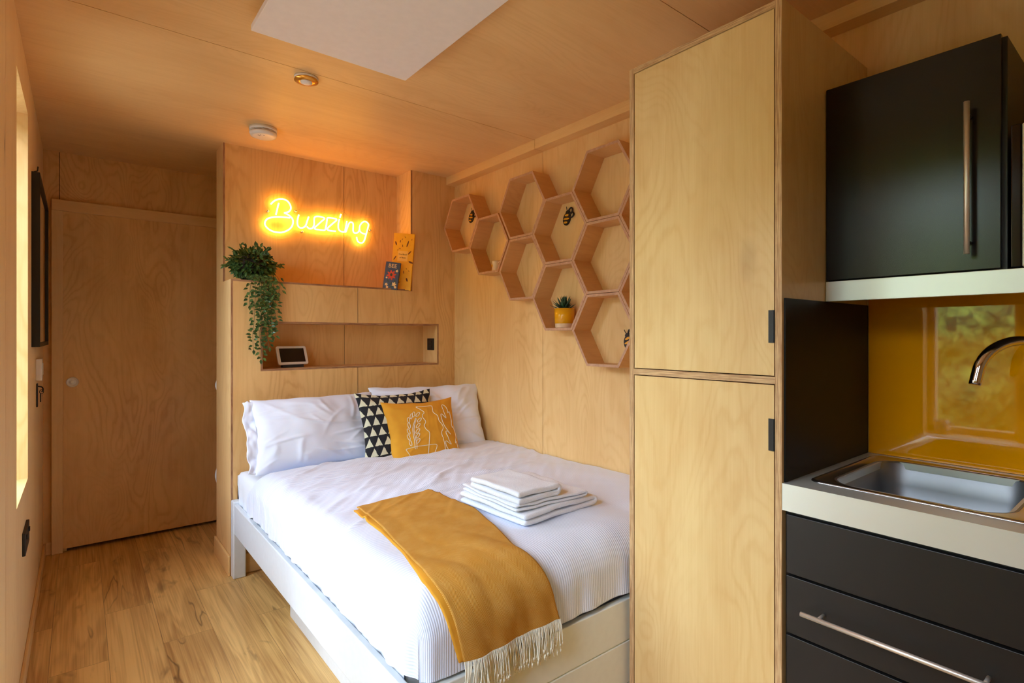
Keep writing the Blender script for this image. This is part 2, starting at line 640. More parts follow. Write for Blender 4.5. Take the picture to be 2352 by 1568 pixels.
    def obj(s, name, parent=None, bevel=0, subsurf=0, solid=0, recalc=True, seg=2, **props):
        if recalc:
            bmesh.ops.recalc_face_normals(s.bm, faces=s.bm.faces)
        me = bpy.data.meshes.new(name)
        s.bm.to_mesh(me)
        s.bm.free()
        for m in s.mats:
            me.materials.append(m)
        o = bpy.data.objects.new(name, me)
        link(o, parent, **props)
        if solid:
            md = o.modifiers.new('solidify', 'SOLIDIFY')
            md.thickness = solid
            md.offset = 0
        if bevel:
            md = o.modifiers.new('bevel', 'BEVEL')
            md.width = bevel
            md.segments = seg
            md.limit_method = 'ANGLE'
            md.angle_limit = R(50)
        if subsurf:
            md = o.modifiers.new('subsurf', 'SUBSURF')
            md.levels = md.render_levels = subsurf
        return o


def catmull(pts, n=6, closed=False):
    P = [Vector(p) for p in pts]
    out = []
    L = len(P)
    rng = range(L) if closed else range(L - 1)
    for i in rng:
        if closed:
            p0, p1, p2, p3 = P[i - 1], P[i], P[(i + 1) % L], P[(i + 2) % L]
        else:
            p0, p1, p2, p3 = P[max(i - 1, 0)], P[i], P[i + 1], P[min(i + 2, L - 1)]
        for k in range(n):
            t = k / n
            out.append(.5 * ((2 * p1) + (p2 - p0) * t + (2 * p0 - 5 * p1 + 4 * p2 - p3) * t * t + (3 * p1 - p0 - 3 * p2 + p3) * t ** 3))
    if not closed:
        out.append(P[-1])
    return out


def holes(a0, a1, c0, c1, hs):
    """rectangles covering (a0..a1)x(c0..c1) minus the holes (a,b,c,d)"""
    xs = sorted({a0, a1} | {h[0] for h in hs} | {h[1] for h in hs})
    out = []
    for i in range(len(xs) - 1):
        xa, xb = xs[i], xs[i + 1]
        cut = sorted([(h[2], h[3]) for h in hs if h[0] <= xa + 1e-6 and h[1] >= xb - 1e-6])
        z = c0
        for (p, q) in cut:
            if p > z + 1e-6:
                out.append((xa, xb, z, p))
            z = max(z, q)
        if z < c1 - 1e-6:
            out.append((xa, xb, z, c1))
    return out


S = dict(kind='structure')

# ================================================================== ROOM SHELL
b = MB()
b.box(XL - .3, XR + .1, YN - .2, YB + .2, Z0 - .06, Z0, 'floor')
b.obj('floor', **S)

# ceiling: plywood sheets with thin shadow joints
b = MB()
G = .0015
ys = [YN - .2, -.13, 1.11, 2.352, YB + .2]
for i in range(len(ys) - 1):
    b.box(XL - .3, XR + .1, ys[i] + G, ys[i + 1] - G, ZC, ZC + .018, 'birch_ceil')
b.box(XL - .3, XR + .1, YN - .2, YB + .2, ZC + .010, ZC + .05, 'gap')
b.obj('ceiling', **S)

# left wall with its openings
b = MB()
hs = list(WIN.values()) + [DOOR]
for (a0, a1, c0, c1) in holes(YN - .2, YB + .2, Z0, ZC, hs):
    ya = [a0, a1] if not (a0 < 2.2 < a1) else [a0, 2.2 - G, 2.2 + G, a1]
    b.box(XL - .24, XL, ya[0], ya[1], c0, c1, 'birch_left', 'birch', 'x')
    if len(ya) == 4:
        b.box(XL - .24, XL, ya[2], ya[3], c0, c1, 'birch_left', 'birch', 'x')
        b.box(XL - .24, XL - .006, ya[1], ya[2], c0, c1, 'gap')
b.obj('wall_left', **S)

# right wall, three sheets
b = MB()
for y0, y1 in ((YN - .2, 1.1), (1.1 + 2 * G, 2.357 - G), (2.357 + G, YH)):
    b.box(XR, XR + .018, y0, y1, Z0, ZC, 'birch2')
b.box(XR + .006, XR + .06, YN - .2, YB + .2, Z0, ZC, 'gap')
b.obj('wall_right', **S)

# wall behind the camera
b = MB()
b.box(XL, XR, YN - .15, YN, Z0, ZC, 'white_paint')  # unseen, painted pale to bounce neutral light back into the room
b.obj('wall_front', **S)

# wall with the sliding door
b = MB()
b.box(XL, -.094 - G, YB, YB + .018, Z0, ZC, 'birch_door')
for (a0, a1, c0, c1) in holes(-.094 + G, XR, Z0, ZC, [(-.06, .90, Z0, .16)]):
    b.box(a0, a1, YB, YB + .018, c0, c1, 'birch_door')
b.box(-.094 - G, -.094 + G, YB + .008, YB + .02, Z0, ZC, 'gap')
b.box(-.10, .94, YB + .12, YB + .13, Z0, .3, 'gap')  # dark box added behind the opening, keeps the gap under the door in shade
b.box(-.10, .94, YB + .018, YB + .13, .16, .17, 'gap')
b.box(-.11, -.10, YB + .018, YB + .13, Z0, .17, 'gap')
b.box(.94, .95, YB + .018, YB + .13, Z0, .17, 'gap')
b.obj('wall_back', **S)


def frame_window(name, a, c0, c1, x):
    y0, y1 = a
    b = MB()
    w = .04
    b.box(x - .03, x + .03, y0, y0 + w, c0, c1, 'birch_trim')
    b.box(x - .03, x + .03, y1 - w, y1, c0, c1, 'birch_trim')
    b.box(x - .03, x + .03, y0, y1, c0, c0 + w, 'birch_trim')
    b.box(x - .03, x + .03, y0, y1, c1 - w, c1, 'birch_trim')
    f = b.obj(name, bevel=.003, **S)
    p = MB().box(x - .006, x + .006, y0 + w, y1 - w, c0 + w, c1 - w, 'glass').obj('pane', f)
    return f


for k, (a, bb, c, d) in WIN.items():
    frame_window(k, (a, bb), c, d, XL - .20)
frame_window('unseen_door', (DOOR[0], DOOR[1]), DOOR[2], DOOR[3], XL - .20)
# headboard wall: front sheet with niche, recess above the ledge, right column, pillar side
b = MB()
T = .018
ZL = 1.664
NX0, NX1, NZ0, NZ1 = .820, 1.972, 1.157, 1.420
XS = .655
XCOL = 1.764
E_ = .011   # visible plywood edge
for (x0, x1) in ((XS + E_, 1.388 - G), (1.388 + G, XR)):
    hh = [(max(x0, NX0 - E_), min(x1, NX1 + E_), NZ0 - E_, NZ1 + E_)]
    for (a0, a1, c0, c1) in holes(x0, x1, Z0, ZL - E_, hh):
        b.box(a0, a1, YH, YH + T, c0, c1, 'birch_head', 'edge_y', 'y')
b.box(1.388 - G, 1.388 + G, YH + .005, YH + T, Z0, NZ0 - E_, 'gap')
b.box(1.388 - G, 1.388 + G, YH + .005, YH + T, NZ1 + E_, ZL - E_, 'gap')
b.box(XCOL + E_, XR, YH, YH + T, ZL - E_, ZC, 'birch_head', 'edge_y', 'y')
# ledge board with its front edge showing, recess back
b.box(XS + E_, XCOL + E_, YH + .0005, YR + .001, ZL - E_, ZL, 'birch_x', 'edge_z', 'z')
b.box(XS + E_, 1.379 - G, YR, YR + T, ZL - T, ZC, 'birch_head', 'edge_y', 'y')
b.box(1.379 + G, XCOL, YR, YR + T, ZL - T, ZC, 'birch_head', 'edge_y', 'y')
b.box(1.379 - G, 1.379 + G, YR + .005, YR + T, ZL, ZC, 'gap')
# side of the column
b.box(XCOL, XCOL + E_, YH + .0005, YR + T, ZL, ZC, 'birch2', 'edge_x', 'x')
# pillar side (left end of the wall)
b.box(XS, XS + E_, YH + .0005, YP, Z0, ZL, 'birch2', 'edge_x', 'x')
b.box(XS, XS + E_, YR - .0005, YP, ZL, ZC, 'birch2', 'edge_x', 'x')
b.box(XS, XR, YP, YP + .01, Z0, ZC, 'birch2')
# niche lining
ND = .20
b.box(NX0 - E_, NX1 + E_, YH + .0005, YH + ND, NZ0 - E_, NZ0, 'hexwood', 'edge_z', 'z')
b.box(NX0 - E_, NX1 + E_, YH + .0005, YH + ND, NZ1, NZ1 + E_, 'hexwood', 'edge_z', 'z')
b.box(NX0 - E_, NX0, YH + .0005, YH + ND, NZ0, NZ1, 'hexwood', 'edge_x', 'x')
b.box(NX1, NX1 + E_, YH + .0005, YH + ND, NZ0, NZ1, 'birch2', 'edge_x', 'x')
b.box(NX0 - T, 1.379 - G, YH + ND, YH + ND + .01, NZ0, NZ1, 'birch_head')
b.box(1.379 + G, NX1 + T, YH + ND, YH + ND + .01, NZ0, NZ1, 'birch_head')
b.box(1.379 - G, 1.379 + G, YH + ND + .004, YH + ND + .01, NZ0, NZ1, 'gap')
b.obj('wall_headboard', **S)

# trims -------------------------------------------------------------
CV = 2.422
b = MB()
for y0, y1 in ((YN, 2.349 - G), (2.349 + G, YH)):
    b.box(2.045, XR, y0, y1, CV, ZC, 'birch_y')
b.obj('trim_1', bevel=.001, **S)
b = MB().box(-.132, -.078, YB - .03, YB, Z0, 2.112, 'birch_trim')
b.obj('trim_2', bevel=.003, **S)
b = MB().box(-.132, .90, YB - .03, YB, 2.112, 2.18, 'birch_x')
b.obj('trim_3', bevel=.003, **S)
b = MB().box(XL, XL + .012, YN, DOOR[0], Z0, Z0 + .07, 'birch_y').box(XL, XL + .012, DOOR[1], YB, Z0, Z0 + .07, 'birch_y')
b.obj('baseboard_left', bevel=.003, **S)
b = MB().box(XL + .012, -.132, YB - .016, YB, Z0, Z0 + .075, 'birch_x')
b.obj('baseboard_back', bevel=.003, **S)
b = MB().box(XS - .014, XS, YH - .0, YP + .01, Z0, Z0 + .11, 'birch_y').box(XS + .07, XR, YH - .014, YH, Z0, Z0 + .11, 'birch_x')
b.obj('baseboard_headboard', bevel=.004, **S)

# sliding door
b = MB().box(-.078, .90, YB - .022, YB - .002, .042, 2.112, 'birch_door')
dr = b.obj('door_1', bevel=.001, **S)
b = MB()
cx_, cz_ = -.033, 1.063
b.lathe([(.030, 0), (.031, -.003), (.028, -.005), (.024, -.0045), (.022, -.002), (.012, -.0022), (.011, -.004), (.005, -.0045), (.0001, -.004)], (cx_, YB - .022, cz_), 'pull', 32, 'y')
b.obj('finger_pull', dr, label='round chrome flush pull')

# ================================================================== LEFT WALL FITTINGS
fr = empty('wall_mirror', (XL, 3.75, 1.7), 'tall black framed wall mirror beside the narrow window slot', 'mirror')
y0, y1, z0, z1 = 3.307, 4.20, 1.297, 2.102
x1 = XL + .030
b = MB()
b.box(XL, x1, y0, y0 + .02, z0, z1, 'black_metal').box(XL, x1, y1 - .02, y1, z0, z1, 'black_metal')
b.box(XL, x1, y0 + .02, y1 - .02, z0, z0 + .02, 'black_metal').box(XL, x1, y0 + .02, y1 - .02, z1 - .02, z1, 'black_metal')
b.obj('frame', fr, bevel=.001)
MB().box(XL, XL + .022, y0 + .02, y1 - .02, z0 + .02, z1 - .02, plain('mirror_glass', (.8, .78, .74, 1), .03, 1)).obj('mirror_glass', fr)
MB().tube([(XL + .002, 3.33, z1), (XL + .02, 3.33, z1 + .01), (XL + .022, 3.33, z1 + .03)], .003, 'black_metal').obj('hook', fr)

t = empty('wall_control', (XL, 3.66, 1.12), 'small white control box on the left wall below the mirror', 'switch')
MB().box(XL, XL + .024, 3.62, 3.70, 1.122, 1.232, 'white_plastic').obj('housing', t, bevel=.003)
MB().box(XL + .024, XL + .027, 3.635, 3.685, 1.15, 1.21, 'white_plastic').obj('rocker', t, bevel=.001)
t = empty('key_hook', (XL, 3.68, 1.0), 'black hook with hanging keys under the white control box', 'hook')
MB().box(XL, XL + .006, 3.66, 3.70, .985, 1.105, 'black_metal').obj('plate', t, bevel=.002)
MB().tube(catmull([(XL + .006, 3.68, 1.09), (XL + .022, 3.68, 1.085), (XL + .026, 3.68, 1.07), (XL + .020, 3.68, 1.06)], 4), .003, 'black_metal').obj('hook', t)
b = MB()
b.tube([(XL + .020 + .008 * math.cos(a), 3.68, 1.062 + .010 * math.sin(a)) for a in [i * PI / 6 for i in range(12)]], .0015, 'black_metal', closed=True)
b.box(XL + .014, XL + .018, 3.67, 3.69, 1.01, 1.055, 'black_metal')
b.obj('key', t)
t = empty('wall_socket', (XL, 2.9, .5), 'black double socket low on the left wall under the window slot', 'socket')
MB().box(XL, XL + .010, 2.79, 3.0, .502, .590, 'black_metal').obj('faceplate', t, bevel=.002)
for yy in (2.84, 2.95):
    MB().box(XL + .010, XL + .015, yy - .008, yy + .008, .556, .572, 'black_plastic').obj('rocker_switch', t, bevel=.001)

# ================================================================== HEADBOARD FITTINGS
t = empty('wall_socket', (NX1, 3.41, 1.3), 'matt black switch plate on the right end inside the headboard niche', 'socket')
MB().box(NX1 - .008, NX1, 3.352, 3.438, 1.246, 1.330, 'black_metal').obj('faceplate', t, bevel=.002)
for dz in (1.272, 1.304):
    MB().box(NX1 - .011, NX1 - .008, 3.375, 3.415, dz - .009, dz + .009, 'black_plastic').obj('rocker_switch', t, bevel=.001)

# smart display
t = empty('smart_display', (1.02, 3.40, NZ0), 'small white-rimmed tablet-like display leaning back in the headboard niche', 'display')
Mx = Matrix.Translation((1.016, 3.385, NZ0 + .022)) @ Matrix.Rotation(R(8), 4, 'Z') @ Matrix.Rotation(R(-22), 4, 'X')


def rrect(w, h, r, n=6, cx=0, cy=0):
    out = []
    for (sx, sy, a0) in ((1, 1, 0), (-1, 1, 90), (-1, -1, 180), (1, -1, 270)):
        for k in range(n + 1):
            a = R(a0 + 90 * k / n)
            out.append((cx + sx * (w / 2 - r) + r * math.cos(a), cy + sy * (h / 2 - r) + r * math.sin(a)))
    return out


b = MB()
b.poly([Mx @ Vector((x, 0, z + .056)) for x, z in rrect(.186, .118, .012)], (Mx.to_3x3() @ Vector((0, .010, 0))), 'white_plastic')
b.obj('bezel', t, bevel=.001)
b = MB()
b.poly([Mx @ Vector((x, -.0008, z + .056)) for x, z in rrect(.152, .088, .002)], (Mx.to_3x3() @ Vector((0, .0006, 0))), 'screen')
b.obj('screen', t)
o = MB().box(-.064, .064, .0, .04, -.022, .002, 'charcoal').obj('fabric_foot', t, bevel=.003)
o.matrix_parent_inverse = Matrix.Identity(4)
o.matrix_basis = t.matrix_basis.inverted() @ (Matrix.Translation((1.016, 3.388, NZ0 + .022)) @ Matrix.Rotation(R(8), 4, 'Z'))

# neon sign ---------------------------------------------------------
NB = dict(
    letter_b=[[(0.911, 2.149), (0.92, 2.161), (0.933, 2.174), (0.951, 2.185), (0.97, 2.19), (0.988, 2.191), (1.007, 2.184), (1.02, 2.17), (1.028, 2.152), (1.027, 2.134), (1.016, 2.119), (1.003, 2.112), (0.99, 2.108), (1.007, 2.102), (1.024, 2.092), (1.037, 2.079), (1.042, 2.06), (1.037, 2.035), (1.024, 2.015), (1.003, 1.998), (0.977, 1.986), (0.955, 1.983), (0.929, 1.984), (0.904, 1.993), (0.886, 2.007), (0.877, 2.025), (0.881, 2.044), (0.893, 2.059), (0.911, 2.068), (0.937, 2.075), (0.966, 2.079), (0.996, 2.081), (1.024, 2.082)],
              [(0.957, 2.163), (0.951, 2.138), (0.946, 2.114), (0.94, 2.089)]],
    letter_u=[[(1.077, 2.108), (1.071, 2.085), (1.068, 2.061), (1.071, 2.04), (1.081, 2.029), (1.095, 2.028), (1.11, 2.035), (1.12, 2.048), (1.128, 2.073), (1.138, 2.104)]],
    letters_zz=[[(1.126, 2.041), (1.138, 2.031), (1.149, 2.03), (1.163, 2.037), (1.172, 2.059), (1.172, 2.083), (1.174, 2.103), (1.185, 2.112), (1.205, 2.115), (1.234, 2.111), (1.238, 2.104), (1.221, 2.087), (1.197, 2.062), (1.177, 2.041), (1.179, 2.031), (1.197, 2.03), (1.234, 2.03), (1.243, 2.035), (1.247, 2.048), (1.252, 2.077), (1.256, 2.108), (1.264, 2.115), (1.287, 2.116), (1.314, 2.114), (1.318, 2.107), (1.304, 2.092), (1.279, 2.068), (1.258, 2.045), (1.26, 2.035), (1.279, 2.032), (1.312, 2.033)]],
    letter_i=[[(1.348, 2.15), (1.34, 2.126)], [(1.337, 2.116), (1.331, 2.091), (1.329, 2.062), (1.335, 2.044), (1.348, 2.036), (1.370, 2.035)]],
    letter_n=[[(1.388, 2.109), (1.381, 2.073), (1.375, 2.040), (1.382, 2.040), (1.392, 2.07), (1.404, 2.099), (1.419, 2.106), (1.43, 2.098), (1.431, 2.075), (1.43, 2.052), (1.438, 2.038), (1.454, 2.038), (1.468, 2.048), (1.474, 2.063)]],
    letter_g=[[(1.52, 2.039), (1.498, 2.041), (1.48, 2.051), (1.475, 2.072), (1.48, 2.094), (1.494, 2.113), (1.511, 2.123), (1.529, 2.119), (1.539, 2.106), (1.536, 2.088), (1.529, 2.062), (1.52, 2.031), (1.511, 2.0), (1.5, 1.981), (1.485, 1.975), (1.467, 1.98), (1.458, 1.994), (1.455, 2.012)]])
OUTL = [(0.905, 2.199), (0.885, 2.176), (0.877, 2.152), (0.88, 2.13), (0.899, 2.113), (0.898, 2.1), (0.864, 2.078), (0.842, 2.048), (0.839, 2.021), (0.849, 1.992), (0.874, 1.969), (0.91, 1.954), (0.954, 1.949), (0.995, 1.954), (1.029, 1.971), (1.052, 1.992), (1.061, 1.999), (1.082, 1.992), (1.117, 1.998), (1.161, 1.996), (1.249, 2.0), (1.333, 2.002), (1.384, 2.002), (1.405, 2.011), (1.427, 2.0), (1.436, 1.976), (1.458, 1.953), (1.484, 1.943), (1.516, 1.95), (1.543, 1.974), (1.557, 2.002), (1.57, 2.046), (1.582, 2.091), (1.585, 2.117), (1.575, 2.146), (1.552, 2.156), (1.507, 2.152), (1.462, 2.14), (1.427, 2.15), (1.395, 2.149), (1.375, 2.166), (1.354, 2.171), (1.333, 2.164), (1.312, 2.149), (1.249, 2.147), (1.169, 2.144), (1.145, 2.147), (1.106, 2.136), (1.082, 2.142), (1.067, 2.14), (1.065, 2.169), (1.048, 2.202), (1.021, 2.219), (0.991, 2.227), (0.961, 2.225), (0.925, 2.213)]
t = empty('neon_sign', (1.2, YR, 2.05), 'glowing amber neon script sign reading Buzzing above the ledge', 'sign')
for nm, strokes in NB.items():
    b = MB()
    for st in strokes:
        b.tube(catmull([(x, 3.490, z) for x, z in st], 4), .0046, 'neon', 8)
    b.obj('neon_tube', t)
ol = catmull([(x, 3.497, z) for x, z in OUTL], 3, True)
b = MB()
b.poly(ol, (0, .005, 0), 'acrylic', 'acrylic_edge')
b.obj('acrylic_backing', t)
b = MB()
b.tube(ol, .0016, 'acrylic_edge', 5, closed=True)
b.obj('acrylic_rim', t)
for (x, z) in ((.896, 2.106), (1.06, 2.13), (1.555, 2.07), (1.10, 2.005)):
    MB().lathe([(.0001, 3.492), (.006, 3.492), (.006, YR)], (x, 0, z), 'chrome', 12, 'y').obj('standoff_screw', t)

# books -------------------------------------------------------------


def text_mesh(txt, size, mat, Mw, name, parent, ext=.0002):
    cu = bpy.data.curves.new(name, 'FONT')
    cu.body = txt
    cu.size = size
    cu.extrude = ext
    cu.align_x = 'CENTER'
    cu.align_y = 'CENTER'
    tmp = bpy.data.objects.new('tmp', cu)
    COL.objects.link(tmp)
    dg = bpy.context.evaluated_depsgraph_get()
    me = bpy.data.meshes.new_from_object(tmp.evaluated_get(dg))
    bpy.data.objects.remove(tmp)
    me.materials.clear()
    me.materials.append(M[mat])
    me.transform(Mw)
    o = bpy.data.objects.new(name, me)
    link(o, parent)
    return o


def book(name, label, base, yaw, lean, roll, w, h, th, cov, decor):
    """origin: bottom spine-side front corner; local x = width, z = up, y = thickness"""
    Mw = Matrix.Translation(base) @ Matrix.Rotation(yaw, 4, 'Z') @ Matrix.Rotation(roll, 4, 'Y') @ Matrix.Rotation(lean, 4, 'X')
    t = empty(name, base, label, 'book')

    def part(b_, nm, **k):
        b_.bm.transform(Mw)
        return b_.obj(nm, t, **k)
    b = MB().box(0, w, 0, .0025, 0, h, cov).box(0, w, th - .0025, th, 0, h, cov).box(0, .003, 0, th, 0, h, cov)
    part(b, 'cover', bevel=.0006)
    part(MB().box(.003, w - .004, .0025, th - .0025, .003, h - .003, 'paper'), 'page_block')
    decor(t, Mw, part)
    return t


def blob(b, cx, cz, a, bb, rot, m, n=14, y=-.0004, petals=0):
    pts = []
    for i in range(n):
        q = 2 * PI * i / n
        k = 1 + (.28 * math.cos(petals * q) if petals else 0)
        x, z = a * math.cos(q) * k, bb * math.sin(q) * k
        pts.append((cx + x * math.cos(rot) - z * math.sin(rot), y, cz + x * math.sin(rot) + z * math.cos(rot)))
    b.poly(pts, (0, .0004, 0), m)


def deco_big(t, Mw, part):
    b = MB()
    for (x, z, l, w_, a) in ((.022, .315, .026, .008, -70), (.115, .315, .042, .007, 75), (.055, .33, .018, .004, 80), (.075, .30, .016, .004, -85), (.07, .345, .010, .003, 60),
                             (.135, .255, .03, .006, 50), (.022, .215, .03, .006, 60), (.15, .19, .03, .010, -20), (.10, .12, .020, .004, -80), (.13, .07, .024, .009, -70),
                             (.04, .27, .010, .003, 20), (.14, .13, .010, .003, -60), (.03, .10, .022, .006, 70), (.07, .05, .016, .004, 30), (.09, .36, .012, .003, -60), (.145, .345, .01, .003, 80), (.055, .28, .012, .003, -10), (.12, .145, .01, .003, -60)):
        b = MB()
        blob(b, x * .86, z, l * .55, w_ * .6, R(a), 'book_brown')
        part(b, 'insect_print')
    b = MB()
    b.poly([(.037, -.0003, .195), (.105, -.0003, .195), (.105, -.0003, .265), (.037, -.0003, .265)], (0, .0003, 0), 'book_label')
    part(b, 'title_panel')
    Mt = Mw @ Matrix.Translation((.071, -.0008, .241)) @ Matrix.Rotation(R(90), 4, 'X')
    text_mesh('The Book', .0145, 'book_brown', Mt, 'title', t)
    text_mesh('of Bees', .0145, 'book_brown', Mw @ Matrix.Translation((.071, -.0008, .219)) @ Matrix.Rotation(R(90), 4, 'X'), 'title', t)


def deco_small(t, Mw, part):
    b = MB()
    blob(b, .048, .095, .027, .027, .2, 'red_print', 48, petals=8)
    blob(b, .047, .097, .009, .010, .2, 'green_print', 12, y=-.0008)
    part(b, 'flower_print', label='red flower printed on the cover')
    b = MB()
    for (x, z, r_, p) in ((.074, .035, .013, 5), (.085, .016, .008, 0), (.082, .125, .008, 5), (.022, .03, .009, 5), (.03, .012, .008, 0), (.018, .075, .006, 0)):
        b = MB()
        blob(b, x, z, r_, r_, 0, 'cream_print', 30, petals=p)
        part(b, 'blossom_print')
    b = MB()
    for (x, z, l, a) in ((.05, .035, .03, 60), (.08, .05, .03, 110), (.03, .055, .022, 120), (.065, .02, .03, 20)):
        blob(b, x, z, l * .5, .004, R(a), 'green_print', y=-.0002)
    part(b, 'leaf_print')
    text_mesh('BEE', .038, 'cream_print', Mw @ Matrix.Translation((.049, -.0008, .155)) @ Matrix.Rotation(R(90), 4, 'X'), 'title', t)


book('hardback_book', 'tall yellow hardback with brown insect print standing at the right end of the ledge', (1.640, 3.378, ZL + .001), R(-40), R(-3), R(4), .142, .385, .020, 'book_yellow', deco_big)
book('paperback_book', 'small dark blue book with a red flower cover leaning on the tall yellow book', (1.576, 3.352, ZL + .001), R(-44), R(-4), R(7), .098, .182, .020, 'book_blue', deco_small)

# trailing plant ----------------------------------------------------
rnd = random.Random(7)


def leaf(b, p, d, n, L, w, m):
    d = d.normalized()
    sx = d.cross(n)
    sx = sx.normalized() if sx.length > 1e-5 else d.orthogonal().normalized()
    n2 = sx.cross(d)
    k = b.mi(m)
    base = b.bm.verts.new(p)
    m1 = b.bm.verts.new(p + d * L * .35 - n2 * w * .12)
    m2 = b.bm.verts.new(p + d * L * .7 - n2 * w * .12)
    tip = b.bm.verts.new(p + d * L - n2 * L * .12)
    l1 = b.bm.verts.new(p + d * L * .33 + sx * w * .5 + n2 * w * .12)
    l2 = b.bm.verts.new(p + d * L * .68 + sx * w * .36 + n2 * w * .08)
    r1 = b.bm.verts.new(p + d * L * .33 - sx * w * .5 + n2 * w * .12)
    r2 = b.bm.verts.new(p + d * L * .68 - sx * w * .36 + n2 * w * .08)
    for q in ((base, l1, m1), (l1, l2, m2, m1), (l2, tip, m2), (base, m1, r1), (m1, m2, r2, r1), (m2, tip, r2)):
        f = b.bm.faces.new(q)
        f.material_index = k
        f.smooth = True


t = empty('trailing_plant', (.79, 3.41, ZL), 'trailing artificial plant with small dark green leaves spilling over the ledge', 'plant')
MB().lathe([(.045, ZL), (.058, ZL + .012), (.066, ZL + .09), (.062, ZL + .09), (.058, ZL + .078), (.0001, ZL + .078)], (.79, 3.425, 0), 'pot_dark', 28).obj('pot', t)
b = MB()
C0 = Vector((.785, 3.385, 1.758))
cb_ = MB()
cb_.grid(lambda u, v: C0 + Vector((.078 * math.cos(2 * PI * u) * math.sin(PI * v), .055 * math.sin(2 * PI * u) * math.sin(PI * v), .062 * math.cos(PI * v))) * (1 + .15 * noise.noise(Vector((u * 9, v * 9, 0)))), 24, 16, 'soil')
cb_.obj('dark_core', t)  # dark lump filling the inside of the leaf ball
for i in range(900):
    v = Vector((rnd.gauss(0, 1), rnd.gauss(0, 1), rnd.gauss(0, 1))).normalized()
    rr = .74 + .34 * rnd.random()
    p = C0 + Vector((v.x * .104 * rr, v.y * .075 * rr, v.z * .080 * rr))
    if p.z < ZL + .012:
        p.z = ZL + .012 + rnd.random() * .02
        p.y = min(p.y, YH + .02)
    if p.y > YR - .02:
        p.y = YR - .03
    d = (v + Vector((rnd.uniform(-.6, .6), rnd.uniform(-.6, .3), rnd.uniform(-1.1, .3)))).normalized()
    leaf(b, p, d, Vector((rnd.uniform(-.5, .5), -1, .6)), rnd.uniform(.022, .036), rnd.uniform(.013, .019), 'leaf')
for i in range(13):
    a = rnd.uniform(-.2, PI + .2)
    q = C0 + Vector((math.cos(a) * .10, -.02, math.sin(a) * .065))
    for k in range(6):
        q = q + Vector((math.cos(a) * .009 + rnd.uniform(-.004, .004), rnd.uniform(-.005, .003), math.sin(a) * .008))
        leaf(b, q, Vector((math.cos(a) + rnd.uniform(-.9, .9), rnd.uniform(-.4, .2), math.sin(a) + rnd.uniform(-.6, .6))), Vector((0, -1, .4)), rnd.uniform(.02, .028), .012, 'leaf')
b.obj('foliage', t, recalc=False)
VN = [((.80, 1.70), (.806, 1.215)), ((.775, 1.69), (.762, 1.27)), ((.83, 1.70), (.845, 1.285)), ((.85, 1.70), (.868, 1.345)), ((.875, 1.70), (.885, 1.44)), ((.90, 1.71), (.905, 1.60)),
      ((.76, 1.69), (.742, 1.52)), ((.81, 1.70), (.822, 1.40)), ((.865, 1.70), (.852, 1.50)), ((.84, 1.70), (.83, 1.34))]
for (s_, e_) in VN:
    pts = [Vector((s_[0], YH + .05, s_[1])), Vector((s_[0], YH - .012, ZL + .02))]
    L = s_[1] - e_[1]
    nseg = max(3, int(L / .05))
    for k in range(1, nseg + 1):
        f_ = k / nseg
        pts.append(Vector((s_[0] + (e_[0] - s_[0]) * f_ + rnd.uniform(-.006, .006), YH - .020 + rnd.uniform(-.008, .006), s_[1] - .03 - (L - .03) * f_)))
    cp = catmull(pts, 5)
    vb = MB()
    vb.tube(cp, .0011, 'stem', 5)
    vine = vb.obj('vine', t)
    b = MB()
    side = 1
    acc = 0
    for k in range(1, len(cp)):
        acc += (cp[k] - cp[k - 1]).length
        if acc > .0085 and cp[k].y < YH:
            acc = 0
            side = -side
            d = Vector((side * rnd.uniform(.4, 1.0), rnd.uniform(-.5, -.05), rnd.uniform(-.9, .25)))
            pp = cp[k] + Vector((side * rnd.uniform(.001, .014), -rnd.uniform(0, .006), rnd.uniform(-.004, .004)))
            leaf(b, pp, d, Vector((0, -1, .5)), rnd.uniform(.022, .034), rnd.uniform(.013, .018), 'leaf')
    leaf(b, cp[-1], Vector((.1, 0, -1)), Vector((0, -1, .2)), .03, .017, 'leaf')
    b.obj('leaves', vine, recalc=False)

# ================================================================== CEILING FITTINGS
t = empty('ceiling_heater', (.77, 1.45, 2.445), 'large white rectangular panel mounted flat under the ceiling', 'heating panel')
MB().box(.471, 1.071, .86, 2.057, 2.42, 2.442, 'heater').obj('panel', t, bevel=.002)
for (x, y) in ((.60, 1.9), (.94, 1.9), (.60, 1.05), (.94, 1.05)):
    MB().box(x - .015, x + .015, y - .03, y + .03, 2.442, ZC, 'white_plastic').obj('bracket', t)

t = empty('smoke_alarm', (.782, 3.145, ZC), 'round white smoke alarm on the ceiling near the neon wall', 'smoke alarm')
MB().lathe([(.070, ZC), (.070, ZC - .016), (.064, ZC - .018), (.0001, ZC - .018)], (.782, 3.145, 0), 'white_plastic', 40).obj('base', t)
MB().lathe([(.060, ZC - .018), (.060, ZC - .030)], (.782, 3.145, 0), 'black_plastic', 40).obj('vent', t, label='dark slotted vent ring')
b = MB()
b.lathe([(.068, ZC - .0215), (.068, ZC - .024)], (.782, 3.145, 0), 'white_plastic', 40)
for i in range(10):
    a = 2 * PI * i / 10
    x, y = .782 + .064 * math.cos(a), 3.145 + .064 * math.sin(a)
    b.box(x - .002, x + .002, y - .002, y + .002, ZC - .03, ZC - .018, 'white_plastic')
b.obj('vent_ribs', t)
MB().lathe([(.068, ZC - .027), (.069, ZC - .031), (.064, ZC - .044), (.050, ZC - .048), (.0001, ZC - .049)], (.782, 3.145, 0), 'white_plastic', 40).obj('cover', t)
b = MB()
